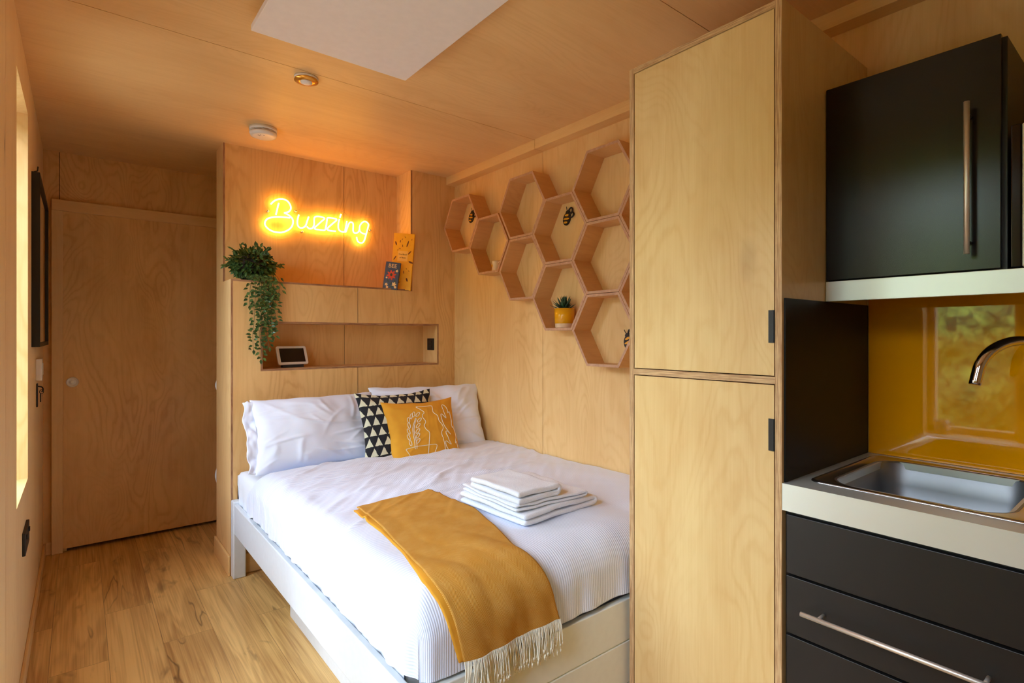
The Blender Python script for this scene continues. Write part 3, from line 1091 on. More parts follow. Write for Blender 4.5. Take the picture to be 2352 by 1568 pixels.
for (dx, dy) in ((-.03, -.02), (-.02, -.028), (-.022, -.012), (-.004, -.03)):
    b.lathe([(.0001, ZC - .0492), (.003, ZC - .0492), (.003, ZC - .0475), (.0001, ZC - .0475)], (.782 + dx, 3.145 + dy, 0), 'black_plastic', 8)
b.obj('indicator_marks', t)

t = empty('ceiling_sensor', (.775, 2.409, ZC), 'small amber round ceiling sensor beside the white panel', 'sensor')
MB().lathe([(.050, ZC), (.050, ZC - .010), (.047, ZC - .012)], (.775, 2.409, 0), 'white_plastic', 36).obj('base', t)
MB().lathe([(.049, ZC - .010), (.050, ZC - .016), (.026, ZC - .020)], (.775, 2.409, 0), 'gold', 36).obj('ring', t)
MB().lathe([(.026, ZC - .017), (.025, ZC - .023), (.014, ZC - .028), (.0001, ZC - .029)], (.775, 2.409, 0), 'white_plastic', 24).obj('lens', t)

# ================================================================== HEXAGON SHELVES
XD = 1.992
HS = .2083
ht = .013


def hexagon(yc, zc, label):
    t = empty('hexagon_shelf', (XR, yc, zc), label, 'shelf', 'plywood hexagon shelves on the right wall')
    Ro = HS - .0012
    Ri = Ro - ht / math.cos(R(30))
    b = MB()
    ri, ro = [], []
    for k in range(6):
        a = R(60 * k)
        for X, L, rad in ((XD, None, None),):
            pass
        ro.append((math.cos(a) * Ro, math.sin(a) * Ro))
        ri.append((math.cos(a) * Ri, math.sin(a) * Ri))
    for k in range(6):
        o1, o2, i1, i2 = ro[k], ro[(k + 1) % 6], ri[k], ri[(k + 1) % 6]
        P = lambda X, q: b.bm.verts.new((X, yc + q[0], zc + q[1]))
        xb = XR - .0005
        # front edge
        f = b.bm.faces.new((P(XD, o1), P(XD, o2), P(XD, i2), P(XD, i1)))
        f.material_index = b.mi('edge_uv')
        for lp, uv in zip(f.loops, ((0, 0), (HS, 0), (HS, ht), (0, ht))):
            lp[b.uv].uv = uv
        f = b.bm.faces.new((P(XD, o2), P(XD, o1), P(xb, o1), P(xb, o2)))
        f.material_index = b.mi('hexwood')
        f = b.bm.faces.new((P(XD, i1), P(XD, i2), P(xb, i2), P(xb, i1)))
        f.material_index = b.mi('hexwood')
        f = b.bm.faces.new((P(xb, o1), P(xb, i1), P(xb, i2), P(xb, o2)))
        f.material_index = b.mi('edge_uv')
    bmesh.ops.remove_doubles(b.bm, verts=b.bm.verts, dist=1e-6)
    b.obj('frame', t)
    return t


CY = {'A': 3.046, 'B': 2.733, 'C': 2.410, 'E': 2.099, 'G': 1.787, 'J': 1.475}
z5 = 1.35 + (2.068 - 1.35) * 1.042
vs_ = HS * math.sqrt(3)
HX = {'A': (CY['A'], z5), 'B': (CY['B'], z5 - vs_ / 2), 'C': (CY['C'], z5), 'D': (CY['C'], z5 - vs_), 'E': (CY['E'], z5 - vs_ / 2), 'F': (CY['E'], z5 - 1.5 * vs_),
      'G': (CY['G'], z5), 'H': (CY['G'], z5 - vs_), 'I': (CY['G'], z5 - 2 * vs_), 'J': (CY['J'], z5 - vs_ / 2), 'K': (CY['J'], z5 - 1.5 * vs_)}
HL = {'A': 'plywood hexagon shelf nearest the headboard corner, holding a bee ornament', 'B': 'plywood hexagon shelf holding the tiny cream mug',
      'C': 'empty plywood hexagon shelf between the mug shelf and the upper bee shelf, top row', 'D': 'empty plywood hexagon shelf directly left of the potted agave shelf',
      'E': 'plywood hexagon shelf with a bee ornament directly above the potted agave shelf', 'F': 'plywood hexagon shelf holding the agave in a yellow pot',
      'G': 'highest empty plywood hexagon shelf beside the wardrobe', 'H': 'empty middle plywood hexagon shelf in the column of three beside the wardrobe',
      'I': 'lowest plywood hexagon shelf with a bee ornament half hidden by the wardrobe', 'J': 'plywood hexagon shelf almost hidden by the wardrobe, upper of two slivers',
      'K': 'plywood hexagon shelf almost hidden by the wardrobe, lower of two slivers'}
for k, (y, z) in HX.items():
    hexagon(y, z, HL[k])


def bee(y, z, ang, label):
    t = empty('bee_ornament', (XR, y, z), label, 'ornament', 'black and yellow bee ornaments on the wall')
    Mr = Matrix.Translation((XR - .009, y, z)) @ Matrix.Rotation(ang, 4, 'X') @ Matrix.Scale(.84, 4)
    # local: x = out of wall, y = left in the picture, z = up

    def el(b, cy, cz, a, c, rot, th, m, x=0, n=26):
        pts = []
        for i in range(n):
            q = 2 * PI * i / n
            yy, zz = a * math.cos(q), c * math.sin(q)
            pts.append(Vector((x, cy + yy * math.cos(rot) - zz * math.sin(rot), cz + yy * math.sin(rot) + zz * math.cos(rot))))
        b.poly(pts, (th, 0, 0), m)
    b = MB()
    el(b, 0, -.010, .033, .043, 0, .009, 'bee_black', 0)
    el(b, .002, .030, .019, .016, 0, .009, 'bee_black', -.0003)
    b.bm.transform(Mr)
    b.obj('body', t, bevel=.001)
    b = MB()
    for (cz, w_) in ((.014, .021), (-.010, .026), (-.034, .017)):
        el(b, 0, cz, w_, .0068, R(-16), .002, 'yellow', -.0015)
    b.bm.transform(Mr)
    b.obj('stripes', t)
    for (cy, cz, rot) in ((-.020, .045, R(20)), (-.036, .022, R(60))):
        b = MB()
        ring = [Vector((.002, cy + .016 * math.cos(q) * math.cos(rot) - .021 * math.sin(q) * math.sin(rot), cz + .016 * math.cos(q) * math.sin(rot) + .021 * math.sin(q) * math.cos(rot))) for q in [2 * PI * i / 20 for i in range(20)]]
        b.tube(ring, .0055, 'bee_black', 6, closed=True)
        b.bm.transform(Mr)
        b.obj('wing', t)
    b = MB()
    b.tube([(.003, .012, .040), (.003, .022, .056), (.003, .026, .066)], .0022, 'bee_black', 6)
    b.bm.transform(Mr)
    b.obj('antenna', t)


bee(2.150, 2.004, R(18), 'black and yellow bee ornament in the hexagon shelf above the agave')
bee(1.722, 1.325, R(-4), 'black and yellow bee ornament in the lowest hexagon shelf by the wardrobe')
bee(3.085, 2.170, R(25), 'black and yellow bee ornament in the hexagon shelf nearest the corner')

# agave
yF, zF = HX['F']
zb = zF - (HS - .0012) * math.cos(R(30)) + ht + .0004
px_, py_ = 2.052, yF + .012
t = empty('potted_agave', (px_, py_, zb), 'small spiky agave in a glossy yellow pot with bare clay foot', 'plant')
MB().lathe([(.0001, zb), (.046, zb), (.050, zb + .004), (.051, zb + .024), (.053, zb + .0245), (.0555, zb + .106), (.0515, zb + .106), (.050, zb + .092), (.0001, zb + .092)],
           (px_, py_, 0), 'yellow_glaze', 36, mats=['raw_clay', 'raw_clay', 'raw_clay', 'yellow_glaze', 'yellow_glaze', 'yellow_glaze', 'yellow_glaze', 'soil']).obj('pot', t)
rnd = random.Random(3)
b = MB()
for i in range(34):
    tier = i / 34
    az = i * 2.39996
    el_ = R(12 + 72 * tier)
    L = .078 - .012 * tier
    if math.cos(az) > .2 and tier < .6:
        L *= .62
    d = Vector((math.cos(az) * math.cos(el_), math.sin(az) * math.cos(el_), math.sin(el_)))
    sidev = Vector((-math.sin(az), math.cos(az), 0))
    up = d.cross(sidev) * -1
    base = Vector((px_, py_, zb + .094)) + d * .006
    w = .013
    nseg = 6
    rings = []
    for k in range(nseg + 1):
        f_ = k / nseg
        ww = w * (0.75 + .6 * f_ - 1.35 * f_ * f_) if f_ < 1 else .0004
        ww = max(ww, .0004)
        p = base + d * (L * f_) + Vector((0, 0, .010 * f_ * f_))
        ring = [p + sidev * ww, p + up * -ww * .45, p - sidev * ww, p + up * ww * .12]
        rings.append(ring)
    b.loops(rings, 'agave', cap_last=True)
b.obj('leaves', t)

# tiny mug
yB_, zB_ = HX['B']
zb = zB_ - (HS - .0012) * math.cos(R(30)) + ht + .0004
mc = (2.045, 2.715)
t = empty('mug', (mc[0], mc[1], zb), 'tiny cream mug standing in a hexagon shelf left of the agave', 'mug')
b = MB().lathe([(.0001, zb), (.027, zb), (.029, zb + .004), (.0255, zb + .058), (.0275, zb + .066), (.0245, zb + .066), (.0235, zb + .056), (.026, zb + .008), (.0001, zb + .007)], (mc[0], mc[1], 0), 'mug', 28)
b.obj('body', t)
MB().tube(catmull([(mc[0] - .004, mc[1] - .026, zb + .052), (mc[0] - .006, mc[1] - .045, zb + .056), (mc[0] - .006, mc[1] - .048, zb + .034), (mc[0] - .004, mc[1] - .027, zb + .018)], 5), .0032, 'mug', 8).obj('handle', t)
b = MB()
b.poly([(mc[0] - .0283, mc[1] + .008 + .006 * math.cos(q), zb + .035 + .009 * math.sin(q)) for q in [2 * PI * i / 12 for i in range(12)]], (.001, 0, 0), 'yellow')
b.obj('yellow_motif', t)

# ================================================================== BED
XB0 = .655
XB1 = XR - .004
YF0, YF1 = 1.225, 1.25
t = empty('bed_frame', (1.38, 2.27, Z0), 'white painted wooden bed frame standing between headboard and wardrobe', 'bed')
for (x0, x1, y0, y1) in ((XB0, XB0 + .065, YH - .062, YH - .002),):
    MB().box(x0, x1, y0, y1, Z0, .442, 'white_paint').obj('bed_post', t, bevel=.006)
MB().box(XB1 - .065, XB1, YH - .076, YH - .016, Z0, .442, 'white_paint').obj('bed_post', t, bevel=.006)
MB().box(XB0 + .004, XB0 + .028, YF1, YH - .062, .268, .428, 'white_paint').obj('side_rail', t, bevel=.004)
MB().box(XB1 - .028, XB1 - .004, YF1, YH - .076, .268, .428, 'white_paint').obj('side_rail', t, bevel=.004)
b = MB()
for z0, z1 in ((.286, .431), (.136, .284), (Z0, .134)):
    b.box(XB0 + .004, XB1, YF0, YF1, z0 + .0008, z1 - .0008, 'cream_paint')
b.box(XB0 + .006, XB1, YF0 + .006, YF1 - .001, Z0, .43, 'cream_paint')
b.obj('foot_panel', t, bevel=.003, label='cream boarded panel at the foot of the bed')
b = MB()
for i in range(13):
    yy = 1.32 + i * .15
    b.box(XB0 + .03, XB1 - .03, yy, yy + .07, .285, .30, 'white_paint')
b.obj('slats', t)
b = MB().box(.78, 1.5, YF1 + .002, 2.66, Z0, .262, 'white_paint')
tr = b.obj('under_bed_drawer', bevel=.004)
tag(tr, 'white storage drawer under the bed near its foot', 'drawer')
MB().box(.776, .780, 1.5, 2.3, .235, .238, 'gap').obj('drawer_groove', tr)

# mattress with fitted sheet
b = MB()
mx0, mx1, my0, my1, mz0, mz1 = XB0 + .030, XB1 - .03, YF1 + .075, YH - .016, .302, .598
NXm, NYm = 60, 90


def rbox(u, v):
    """top sheet of the mattress with rounded rims and tuck folds"""
    x = mx0 + (mx1 - mx0) * u
    y = my0 + (my1 - my0) * v
    return x, y


def mattress_pt(u, v):
    # unfolded: side skirt 12% on each side
    s = (u - .5) * 2
    tt = (v - .5) * 2
    ex = max(0, (abs(s) - .84) / .16)
    ey = max(0, (abs(tt) - .90) / .10)
    hx = (mx1 - mx0) / 2
    hy = (my1 - my0) / 2
    x = (mx0 + mx1) / 2 + math.copysign(min(abs(s) / .84, 1) * (hx - .03) + .03 * math.sin(min(ex * 3, 1) * PI / 2), s)
    y = (my0 + my1) / 2 + math.copysign(min(abs(tt) / .90, 1) * (hy - .03) + .03 * math.sin(min(ey * 3, 1) * PI / 2), tt)
    def dz(e):
        return .03 * (1 - math.cos(min(e * 3, 1) * PI / 2)) + max(0, e - 1 / 3) * 1.5 * (mz1 - mz0 - .03)
    z = mz1 - max(dz(ex), dz(ey))
    if ex > .3 and s < 0:
        x += .006 * math.sin(y * 70 + 2 * math.sin(y * 17) + z * 12) * min(1, (ex - .3) * 3) + .003
    x = max(x, mx0 - .002)
    return Vector((x, y, z))


b.grid(mattress_pt, 70, 110, 'sheet')
b.box(mx0 + .004, mx1 - .004, my0 + .004, my1 - .004, mz0, mz0 + .02, 'sheet')
o = b.obj('mattress')
tag(o, 'mattress in a white fitted sheet showing at the head end of the bed', 'mattress')

# duvet --------------------------------------------------------------
DX, RX = .770, .100      # start of the left roll, its radius
DY, RY = 1.350, .120      # start of the foot roll
ZT = .657


def roll(s, r):
    if s <= 0:
        return 0, 0
    if s < r * PI / 2:
        return r * math.sin(s / r), r * (1 - math.cos(s / r))
    return r, r + (s - r * PI / 2)


def fbm(x, y, z=0.0):
    return noise.noise(Vector((x, y, z)))


def make_creases(seed, n, x0, x1, y0, y1, lmin, lmax, ang, spread, h, w):
    r = random.Random(seed)
    out = []
    for _ in range(n):
        x, y = r.uniform(x0, x1), r.uniform(y0, y1)
        t = ang(x, y) + r.uniform(-spread, spread)
        L = r.uniform(lmin, lmax)
        out.append((x, y, math.cos(t), math.sin(t), L, h * r.uniform(.4, 1), w * r.uniform(.6, 1.4), r.uniform(-1, 1)))
    return out


def crease(x, y, lst):
    z = 0
    for (cx, cy, ux, uy, L, h, w, bend) in lst:
        dx, dy = x - cx, y - cy
        s_ = (dx * ux + dy * uy) / L
        if abs(s_) >= 1:
            continue
        q = (-dx * uy + dy * ux) - bend * L * .25 * s_ * s_
        if abs(q) < 3 * w:
            z += h * math.exp(-(q / w) ** 2) * (1 - s_ * s_)
    return z


DCR = make_creases(11, 26, .78, 1.5, 1.9, 2.85, .12, .36, lambda x, y: .35, .35, .010, .012) + \
    make_creases(12, 12, 1.3, 2.05, 2.0, 2.9, .15, .40, lambda x, y: .1, .4, .008, .014) + \
    make_creases(13, 10, .75, 2.0, 2.45, 2.75, .2, .5, lambda x, y: .05, .12, .012, .02)


def duvet_pt(a, c, off=0.0):
    """a: distance across (x when flat), c: distance along (y when flat)"""
    ox, dx = roll(DX - a, RX)
    oy, dy = roll(DY - c, RY)
    qx, qy = ox / RX, oy / RY
    x = max(a, DX) - RX * qx * math.sqrt(1 - qy * qy / 2)
    y = max(c, DY) - RY * qy * math.sqrt(1 - qx * qx / 2)
    drop = (dx ** 4 + dy ** 4) ** .25
    # head end tucks down a little
    hd = max(0, c - 2.86) / .16
    top = ZT + .012 * math.sin((a - .7) * 1.9) - .055 * min(hd, 1.3) ** 2
    # plump and wrinkled surface
    wr = .010 * fbm(a * 3.2, c * 2.1, .3) + .006 * fbm(a * 7 + c * 2, c * 6.5, 4.1)
    dg = a * .85 + c * .52
    wr += .0045 * fbm(dg * 5 + 2, (c - a) * 22, 7.7) * max(0, min(1, (c - 1.5) * 1.5)) * max(0, min(1, (3.1 - c) * 2))
    wr += .010 * math.exp(-((c - 2.62 + .10 * math.sin(a * 3)) / .05) ** 2) * (.6 + .4 * math.sin(a * 5 + 1))
    wr += crease(a, c, DCR) * (.45 if off > .01 else 1)
    wr += .007 * math.exp(-((c - 2.42 - .12 * (a - 1.2)) / .035) ** 2)
    n = Vector((0, 0, 1))
    fx = min(1, dx / RX)
    fy = min(1, dy / RY)
    if dx > 0 or dy > 0:
        n = Vector((-fx * 1.0, -fy * 1.0, max(.02, 1 - max(fx, fy)))).normalized()
    side = 0
    if fx > .3 and fx >= fy:
        side += .008 * fbm(c * 11, drop * 3, 1.5) * fx + .004 * math.sin(c * 60 + 5 * fbm(c * 6, 0, 0)) * fx * min(1, drop * 5)
    if fy > .3:
        side += (.010 * fbm(a * 9, drop * 4, 2.5) + .004 * math.sin(a * 48 + 6 * fbm(a * 5, 1, 0)) * min(1, drop * 4)) * fy
    both = max(0, min(fx, fy))
    p = Vector((x, y, top - drop)) + n * ((wr + side) * (1 - both) + off)
    p.x = min(p.x, XR - .004)
    return p


A0 = DX - (RX * PI / 2 + .105)
A1 = XR - .006
C0_, C1_ = DY - (RY * PI / 2 + .098), 3.03


def duvet_uv(u, v):
    return (A0 + (A1 - A0) * u, C0_ + (C1_ - C0_) * v)


b = MB()
gv = b.grid(lambda u, v: duvet_pt(A0 + (A1 - A0) * u, C0_ + (C1_ - C0_) * v), 170, 210, 'duvet', uvs=duvet_uv)
# cut the doubled cloth out of the foot corner
ni = int((DX - RX * PI / 2 - A0) / (A1 - A0) * 170)
nj = int((DY - RY * PI / 2 - C0_) / (C1_ - C0_) * 210)
bmesh.ops.delete(b.bm, geom=[gv[j_][i_] for j_ in range(nj) for i_ in range(ni)], context='VERTS')
o = b.obj('duvet', recalc=True)
tag(o, 'puffy white ribbed duvet spread over the bed', 'duvet')

# throw ---------------------------------------------------------------
t = empty('throw_blanket', (1.0, 1.6, ZT), 'mustard herringbone throw with cream fringe draped over the foot of the bed', 'blanket')
# left and right rims of the throw, as (a, c) over the duvet
LC, RC = 2.055, 2.055
CH = DY - (RY * PI / 2 + .070)       # hem


def throw_edges(v):
    """v 0 at the hem, 1 at the inner end"""
    c = CH + (LC - CH) * v
    f_ = (1 - v)
    aL = .858 - .105 * min(1, f_ * 1.25) ** 1.3 + .055 * max(0, f_ - .75) * 4
    aR = 1.180 + .012 * math.sin(v * PI) * 1.0 - .11 * max(0, min(1, (f_ - .35) / .40)) + .085 * max(0, f_ - .75) * 4
    return aL, aR, c


def throw_pt(u, v, off, du=0):
    aL, aR, c = throw_edges(v)
    a = aL + (aR - aL) * u + du
    c2 = c + .012 * (u - .5) * v * 0
    fold = .006 * math.sin((a * 6 + c * 2.2) * 5) * max(0, 1 - abs(v - .25) * 2.2) + .004 * fbm(a * 12, c * 7, 9.9)
    if v < .35:
        fold += .007 * max(0, math.sin(u * 13 + v * 6)) * (.35 - v) * 3
    return duvet_pt(a, c2, off + max(0, fold))


b = MB()
b.grid(lambda u, v: throw_pt(u, v, .016), 60, 130, 'throw', uvs=lambda u, v: (u * .33, v * 1.0))
o = b.obj('woven_cloth', t, solid=.005)
b = MB()
b.grid(lambda u, v: throw_pt(u * .9, v, .005, -.010 - .008 * math.sin(v * 9)), 40, 130, 'mustard', uvs=lambda u, v: (u * .33, v * 1.0))
o = b.obj('under_fold', t, solid=.004, label='darker mustard layer peeking from under the left fold')
# fringe tassels: 46 strands
rnd = random.Random(5)
hem = [throw_pt(i / 59, 0, .016) for i in range(60)]
b2 = MB()
for i in range(95):
    f_ = i / 94 * 58.9
    k = int(f_)
    p = hem[k].lerp(hem[min(k + 1, 59)], f_ - k) + Vector((0, -.002, .004))
    L = rnd.uniform(.078, .108)
    sw = rnd.uniform(-.010, .012)
    st = MB()
    pts = [p, p + Vector((sw * .3, -.005, -L * .3)), p + Vector((sw * .8, -.004 + rnd.uniform(-.004, .002), -L * .65)), p + Vector((sw + rnd.uniform(-.006, .006), rnd.uniform(-.008, -.002), -L))]
    st.tube(catmull(pts, 3), lambda q: .0017 + .0006 * math.sin(q * 40), 'fringe', 6)
    st.tube([pts[-1] + Vector((0, 0, .012)), pts[-1] + Vector((0, 0, .008)), pts[-1] + Vector((0, 0, .004))], .0028, 'fringe', 6)
    st.obj('fringe_strand', t)

# towels ----------------------------------------------------------------


def folded_towel(name, label, x0, x1, y0, y1, z, layers, gap, th, skew=0, wob=.008, yaw=0, seed=0, group=None):
    """a sheet folded back and forth; the folds turn at x0 and x1 and the layers show at y0"""
    prof = []
    zz = z + th / 2
    for k in range(layers):
        xa, xb = (x0 + gap / 2, x1 - gap / 2)
        xb -= .006 * (k % 3)
        xs_ = [xa + (xb - xa) * i / 14 for i in range(15)]
        if k % 2:
            xs_ = xs_[::-1]
        for x in xs_:
            prof.append((x, zz))
        if k < layers - 1:
            cx_ = xs_[-1]
            sgn = 1 if k % 2 == 0 else -1
            for a in range(1, 6):
                q = -PI / 2 + PI * a / 6
                prof.append((cx_ + sgn * math.cos(q) * gap / 2 * 1.2, zz + gap / 2 + math.sin(q) * gap / 2))
        zz += gap
    n = len(prof)
    cx_, cy_ = (x0 + x1) / 2, (y0 + y1) / 2
    b = MB()

    def fn(u, v):
        i = min(n - 1, int(round(u * (n - 1))))
        x, zc = prof[i]
        y = y0 + (y1 - y0) * v
        dz = wob * fbm(x * 14 + seed, y * 9, zc * 30) * min(1, (zc - z) / gap + .1)
        dy = .005 * fbm(x * 20 + seed, zc * 120, 3) * (1 if v < .5 else -1)
        sag = 0
        X = x - cx_
        Y = y - cy_ + dy + skew * (x - cx_)
        c_, s_ = math.cos(yaw), math.sin(yaw)
        return Vector((cx_ + X * c_ - Y * s_, cy_ + X * s_ + Y * c_, zc + dz - sag))
    b.grid(fn, n - 1, 26, 'terry')
    o = b.obj(name, solid=th * .96, subsurf=1)
    tag(o, label, 'towel', group)
    return o


ZTW = .672
folded_towel('bath_towel', 'lowest and widest folded white towel of the stack on the bed', 1.205, 1.615, 1.475, 1.865, ZTW, 2, .023, .020, seed=1, yaw=R(3), group='folded white towels on the bed')
folded_towel('bath_towel', 'middle thin folded white towel of the stack on the bed', 1.210, 1.57, 1.485, 1.855, ZTW + .0465, 2, .013, .011, seed=5, yaw=R(-2), group='folded white towels on the bed')
folded_towel('hand_towel', 'small thick folded white towel on top of the stack on the bed', 1.205, 1.425, 1.490, 1.79, ZTW + .073, 2, .024, .021, seed=9, yaw=R(1), group='folded white towels on the bed')

# pillows --------------------------------------------------------------


def pillow_fn(w, h, T, seed, ear=.05, wr=.006, flange=0):
    PC = make_creases(int(seed * 10), 34, -.95, .95, -.95, .95, .2, .6, lambda x, y: math.atan2(y, x) + .4, .7, wr * .42, .045)
    def fn(u, v, side=1):
        a, c = (u - .5) * 2, (v - .5) * 2
        pin = ear
        x = a * w / 2 * (1 - pin * (1 - c * c) * abs(a) ** 2)
        y = c * h / 2 * (1 - pin * (1 - a * a) * abs(c) ** 2)
        k = (max(0, 1 - abs(a) ** 2.4) ** .55) * (max(0, 1 - abs(c) ** 2.4) ** .55)
        z = T / 2 * k
        z += wr * (fbm(a * 1.7 + seed, c * 1.5, seed) * 1.1 + .42 * fbm(a * 4.5 + c * 1.5 + seed, c * 2.2 - a, seed * 2) + .30 * math.sin(9 * (abs(a) - .35 * c) + 3 * fbm(a * 2, c * 2, seed)) * (abs(a) ** 2) * (1 - .5 * abs(c))) * min(1, k * 2.5) + crease(a, c, PC) * min(1, k * 2)
        x += wr * .6 * fbm(c * 4, seed, a) * abs(a) ** 4
        y += wr * .6 * fbm(a * 4, seed, c) * abs(c) ** 4
        return x, y, z * side
    return fn


def place(center, yaw, lean, roll_=0):
    X = Vector((math.cos(yaw), math.sin(yaw), 0))
    fw = Vector((-math.sin(yaw), math.cos(yaw), 0))
    Y = fw * math.sin(lean) + Vector((0, 0, math.cos(lean)))
    Z = X.cross(Y)
    Mt = Matrix((X, Y, Z)).transposed().to_4x4()
    return Matrix.Translation(center) @ Mt @ Matrix.Rotation(roll_, 4, 'Z')


def pillow(name, label, cat, center, yaw, lean, w, h, T, mat, seed, ear=.05, wr=.006, roll_=0, nu=110, group=None):
    Mw = place(center, yaw, lean, roll_)
    t = empty(name, center, label, cat, group)
    fn = pillow_fn(w, h, T, seed, ear, wr)
    b = MB()
    for side in (1, -1):
        b.grid(lambda u, v: Mw @ Vector(fn(u, v, side)), nu, nu, mat)
    bmesh.ops.remove_doubles(b.bm, verts=b.bm.verts, dist=1e-4)
    o = b.obj('cover', t)
    return t, Mw, fn


def flange(t, Mw, w, h, side, mat, seed, ext=.05):
    """loose open end of a pillowcase"""
    b = MB()

    def fn(u, v):
        c = (v - .5) * 2
        x = side * (w / 2 * .93 + u * ext * (1 + .35 * fbm(c * 3, seed, 0)))
        y = c * h / 2 * (.96 - .03 * u) + .008 * fbm(u * 4, c * 6, seed)
        z = .018 * (1 - c * c) * (1 - u * .3) * math.sin(c * 5 + seed) + .012 * fbm(c * 5, u * 2, seed + 2)
        return Mw @ Vector((x, y, z))
    b.grid(fn, 10, 50, mat)
    b.obj('open_end', t, solid=.004)


t, Mw, fn = pillow('pillow', 'white pillow leaning on the headboard at the left side of the bed', 'pillow', (1.075, 3.125, .805), R(-2), R(24), .70, .42, .20, 'pillowcase', 1.3, ear=.06, wr=.015, group='white pillows against the headboard')
flange(t, Mw, .70, .42, -1, 'pillowcase', 2.2, .055)
t, Mw, fn = pillow('pillow', 'white pillow in the right corner of the bed behind the cushions', 'pillow', (1.752, 3.045, .820), R(-14), R(26), .735, .45, .19, 'pillowcase', 4.7, ear=.06, wr=.014, group='white pillows against the headboard')
pillow('cushion', 'black cushion with rows of cream triangles behind the mustard cushion', 'cushion', (1.484, 2.930, .806), R(-3), R(22), .49, .45, .13, 'triangles', 7.1, ear=.12, wr=.006)
t, Mw, fn = pillow('cushion', 'mustard cushion with white embroidered line drawing in front of the pillows', 'cushion', (1.592, 2.832, .772), R(-4), R(25), .465, .42, .135, 'mustard', 9.4, ear=.11, wr=.006)
# embroidery: outlines given as fractions (u right, v up) of the cushion face
CR = [(60, 515), (1150, 370), (1385, 1260), (290, 1435)]


def crop_uv(X, Y):
    # inverse bilinear by iteration
    u, v = .5, .5
    TL, TR, BR, BLc = [Vector(p) for p in CR]
    for _ in range(12):
        P = (TL * (1 - u) + TR * u) * (1 - v) + (BLc * (1 - u) + BR * u) * v
        du = (TR - TL) * (1 - v) + (BR - BLc) * v
        dv = (BLc - TL) * (1 - u) + (BR - TR) * u
        e = Vector((X, Y)) - P
        det = du.x * dv.y - du.y * dv.x
        u += (e.x * dv.y - e.y * dv.x) / det
        v += (du.x * e.y - du.y * e.x) / det
    return u, 1 - v


STR = [
    [(545, 560), (600, 550), (700, 538), (780, 530), (795, 560), (805, 640), (870, 690), (895, 760), (940, 800), (965, 850), (935, 920), (965, 990), (1005, 1080), (1030, 1200), (1045, 1310), (980, 1345), (860, 1365), (775, 1360), (765, 1250), (752, 1100), (745, 940), (690, 890), (662, 840), (685, 790), (640, 730), (635, 690), (660, 655), (610, 610), (545, 568)],
    [(415, 1155), (560, 1120), (720, 1095), (865, 1080), (860, 1170), (820, 1250), (770, 1300), (700, 1325), (630, 1330), (550, 1295), (480, 1230), (415, 1160)],
    [(1270, 1290), (1310, 1220), (1305, 1160), (1275, 1145), (1270, 1080), (1235, 1000), (1210, 1025), (1225, 920), (1210, 850), (1175, 800), (1165, 825), (1145, 780), (1140, 700), (1105, 600), (1075, 625), (1060, 570), (1010, 520), (970, 505), (962, 540), (990, 620), (1030, 705), (945, 655), (935, 700), (975, 800), (1050, 880), (1105, 925), (1025, 885), (1020, 930), (1070, 1000), (1118, 1055), (1020, 1020), (1030, 1080), (1110, 1175), (1170, 1240), (1220, 1300)],
    [(560, 1150), (545, 1130), (530, 1040), (505, 940), (500, 860), (535, 745)],
    [(575, 1145), (560, 1060), (525, 940), (520, 860), (545, 750)]]
for (x, y, r_) in ((440, 850, -20), (440, 925, -30), (445, 1000, -30), (475, 1075, -25), (430, 780, -10), (470, 720, 10), (505, 690, 5), (565, 690, 40), (590, 770, 45), (575, 845, 40), (575, 915, 40), (580, 975, 35), (585, 1045, 35)):
    STR.append([(x + 17 * math.cos(q) * math.cos(R(r_)) - 38 * math.sin(q) * math.sin(R(r_)), y + 17 * math.cos(q) * math.sin(R(r_)) + 38 * math.sin(q) * math.cos(R(r_))) for q in [2 * PI * i / 10 for i in range(11)]])
b = MB()
for st in STR:
    uv = [crop_uv(*p) for p in st]
    pts = catmull([(u, v, 0) for u, v in uv], 4)
    P3 = []
    for p in pts:
        u, v = min(.985, max(.015, p.x)), min(.985, max(.015, p.y))
        x, y, z = fn(u, v)
        P3.append(Mw @ Vector((x, y, z + .0006)))
    b.tube(P3, .0019, 'fringe', 5)
b.obj('embroidery', t, label='white stitched leaf, bowl and vase outlines')

# white towel hanging behind the pillar
b = MB()


def hang(u, v):
    z = .42 + .95 * v
    xl = .668 - .016 * math.exp(-((z - 1.045) / .035) ** 2) - .016 * math.exp(-((z - .49) / .05) ** 2)
    x = xl + (1.0 - xl) * u
    return Vector((x, YP + .032 + .008 * math.sin(u * 24) * (1.2 - v), z))


b.grid(hang, 40, 60, 'terry')
o = b.obj('hanging_towel', solid=.006)
tag(o, 'white towel hanging behind the end of the headboard wall, only its edge showing', 'towel')

# ================================================================== WARDROBE
WX0, WX1, WY0, WY1, WZ1 = 1.489, XR - .002, .690, 1.210, 2.268
t = empty('wardrobe', ((WX0 + WX1) / 2, .95, Z0), 'tall birch plywood wardrobe with two doors standing between bed and kitchen', 'wardrobe')
b = MB()
b.box(WX0, WX1, WY0, WY0 + T, Z0, WZ1, 'birch_ward', 'wedge_y', 'y')
b.box(WX0, WX1, WY1 - T, WY1, Z0, WZ1, 'birch_ward', 'wedge_y', 'y')
b.box(WX0, WX1, WY0 + T, WY1 - T, WZ1 - T, WZ1, 'birch_ward', 'wedge_z', 'z')
b.box(WX0, WX1, WY0 + T, WY1 - T, 1.217, 1.2365, 'birch_ward', 'wedge_z', 'z')
b.box(WX0 + .02, WX1, WY0 + T, WY1 - T, Z0, Z0 + .06, 'birch_ward')
b.box(WX1 - .01, WX1, WY0 + T, WY1 - T, Z0, WZ1 - T, 'birch_ward')
b.obj('carcass', t)
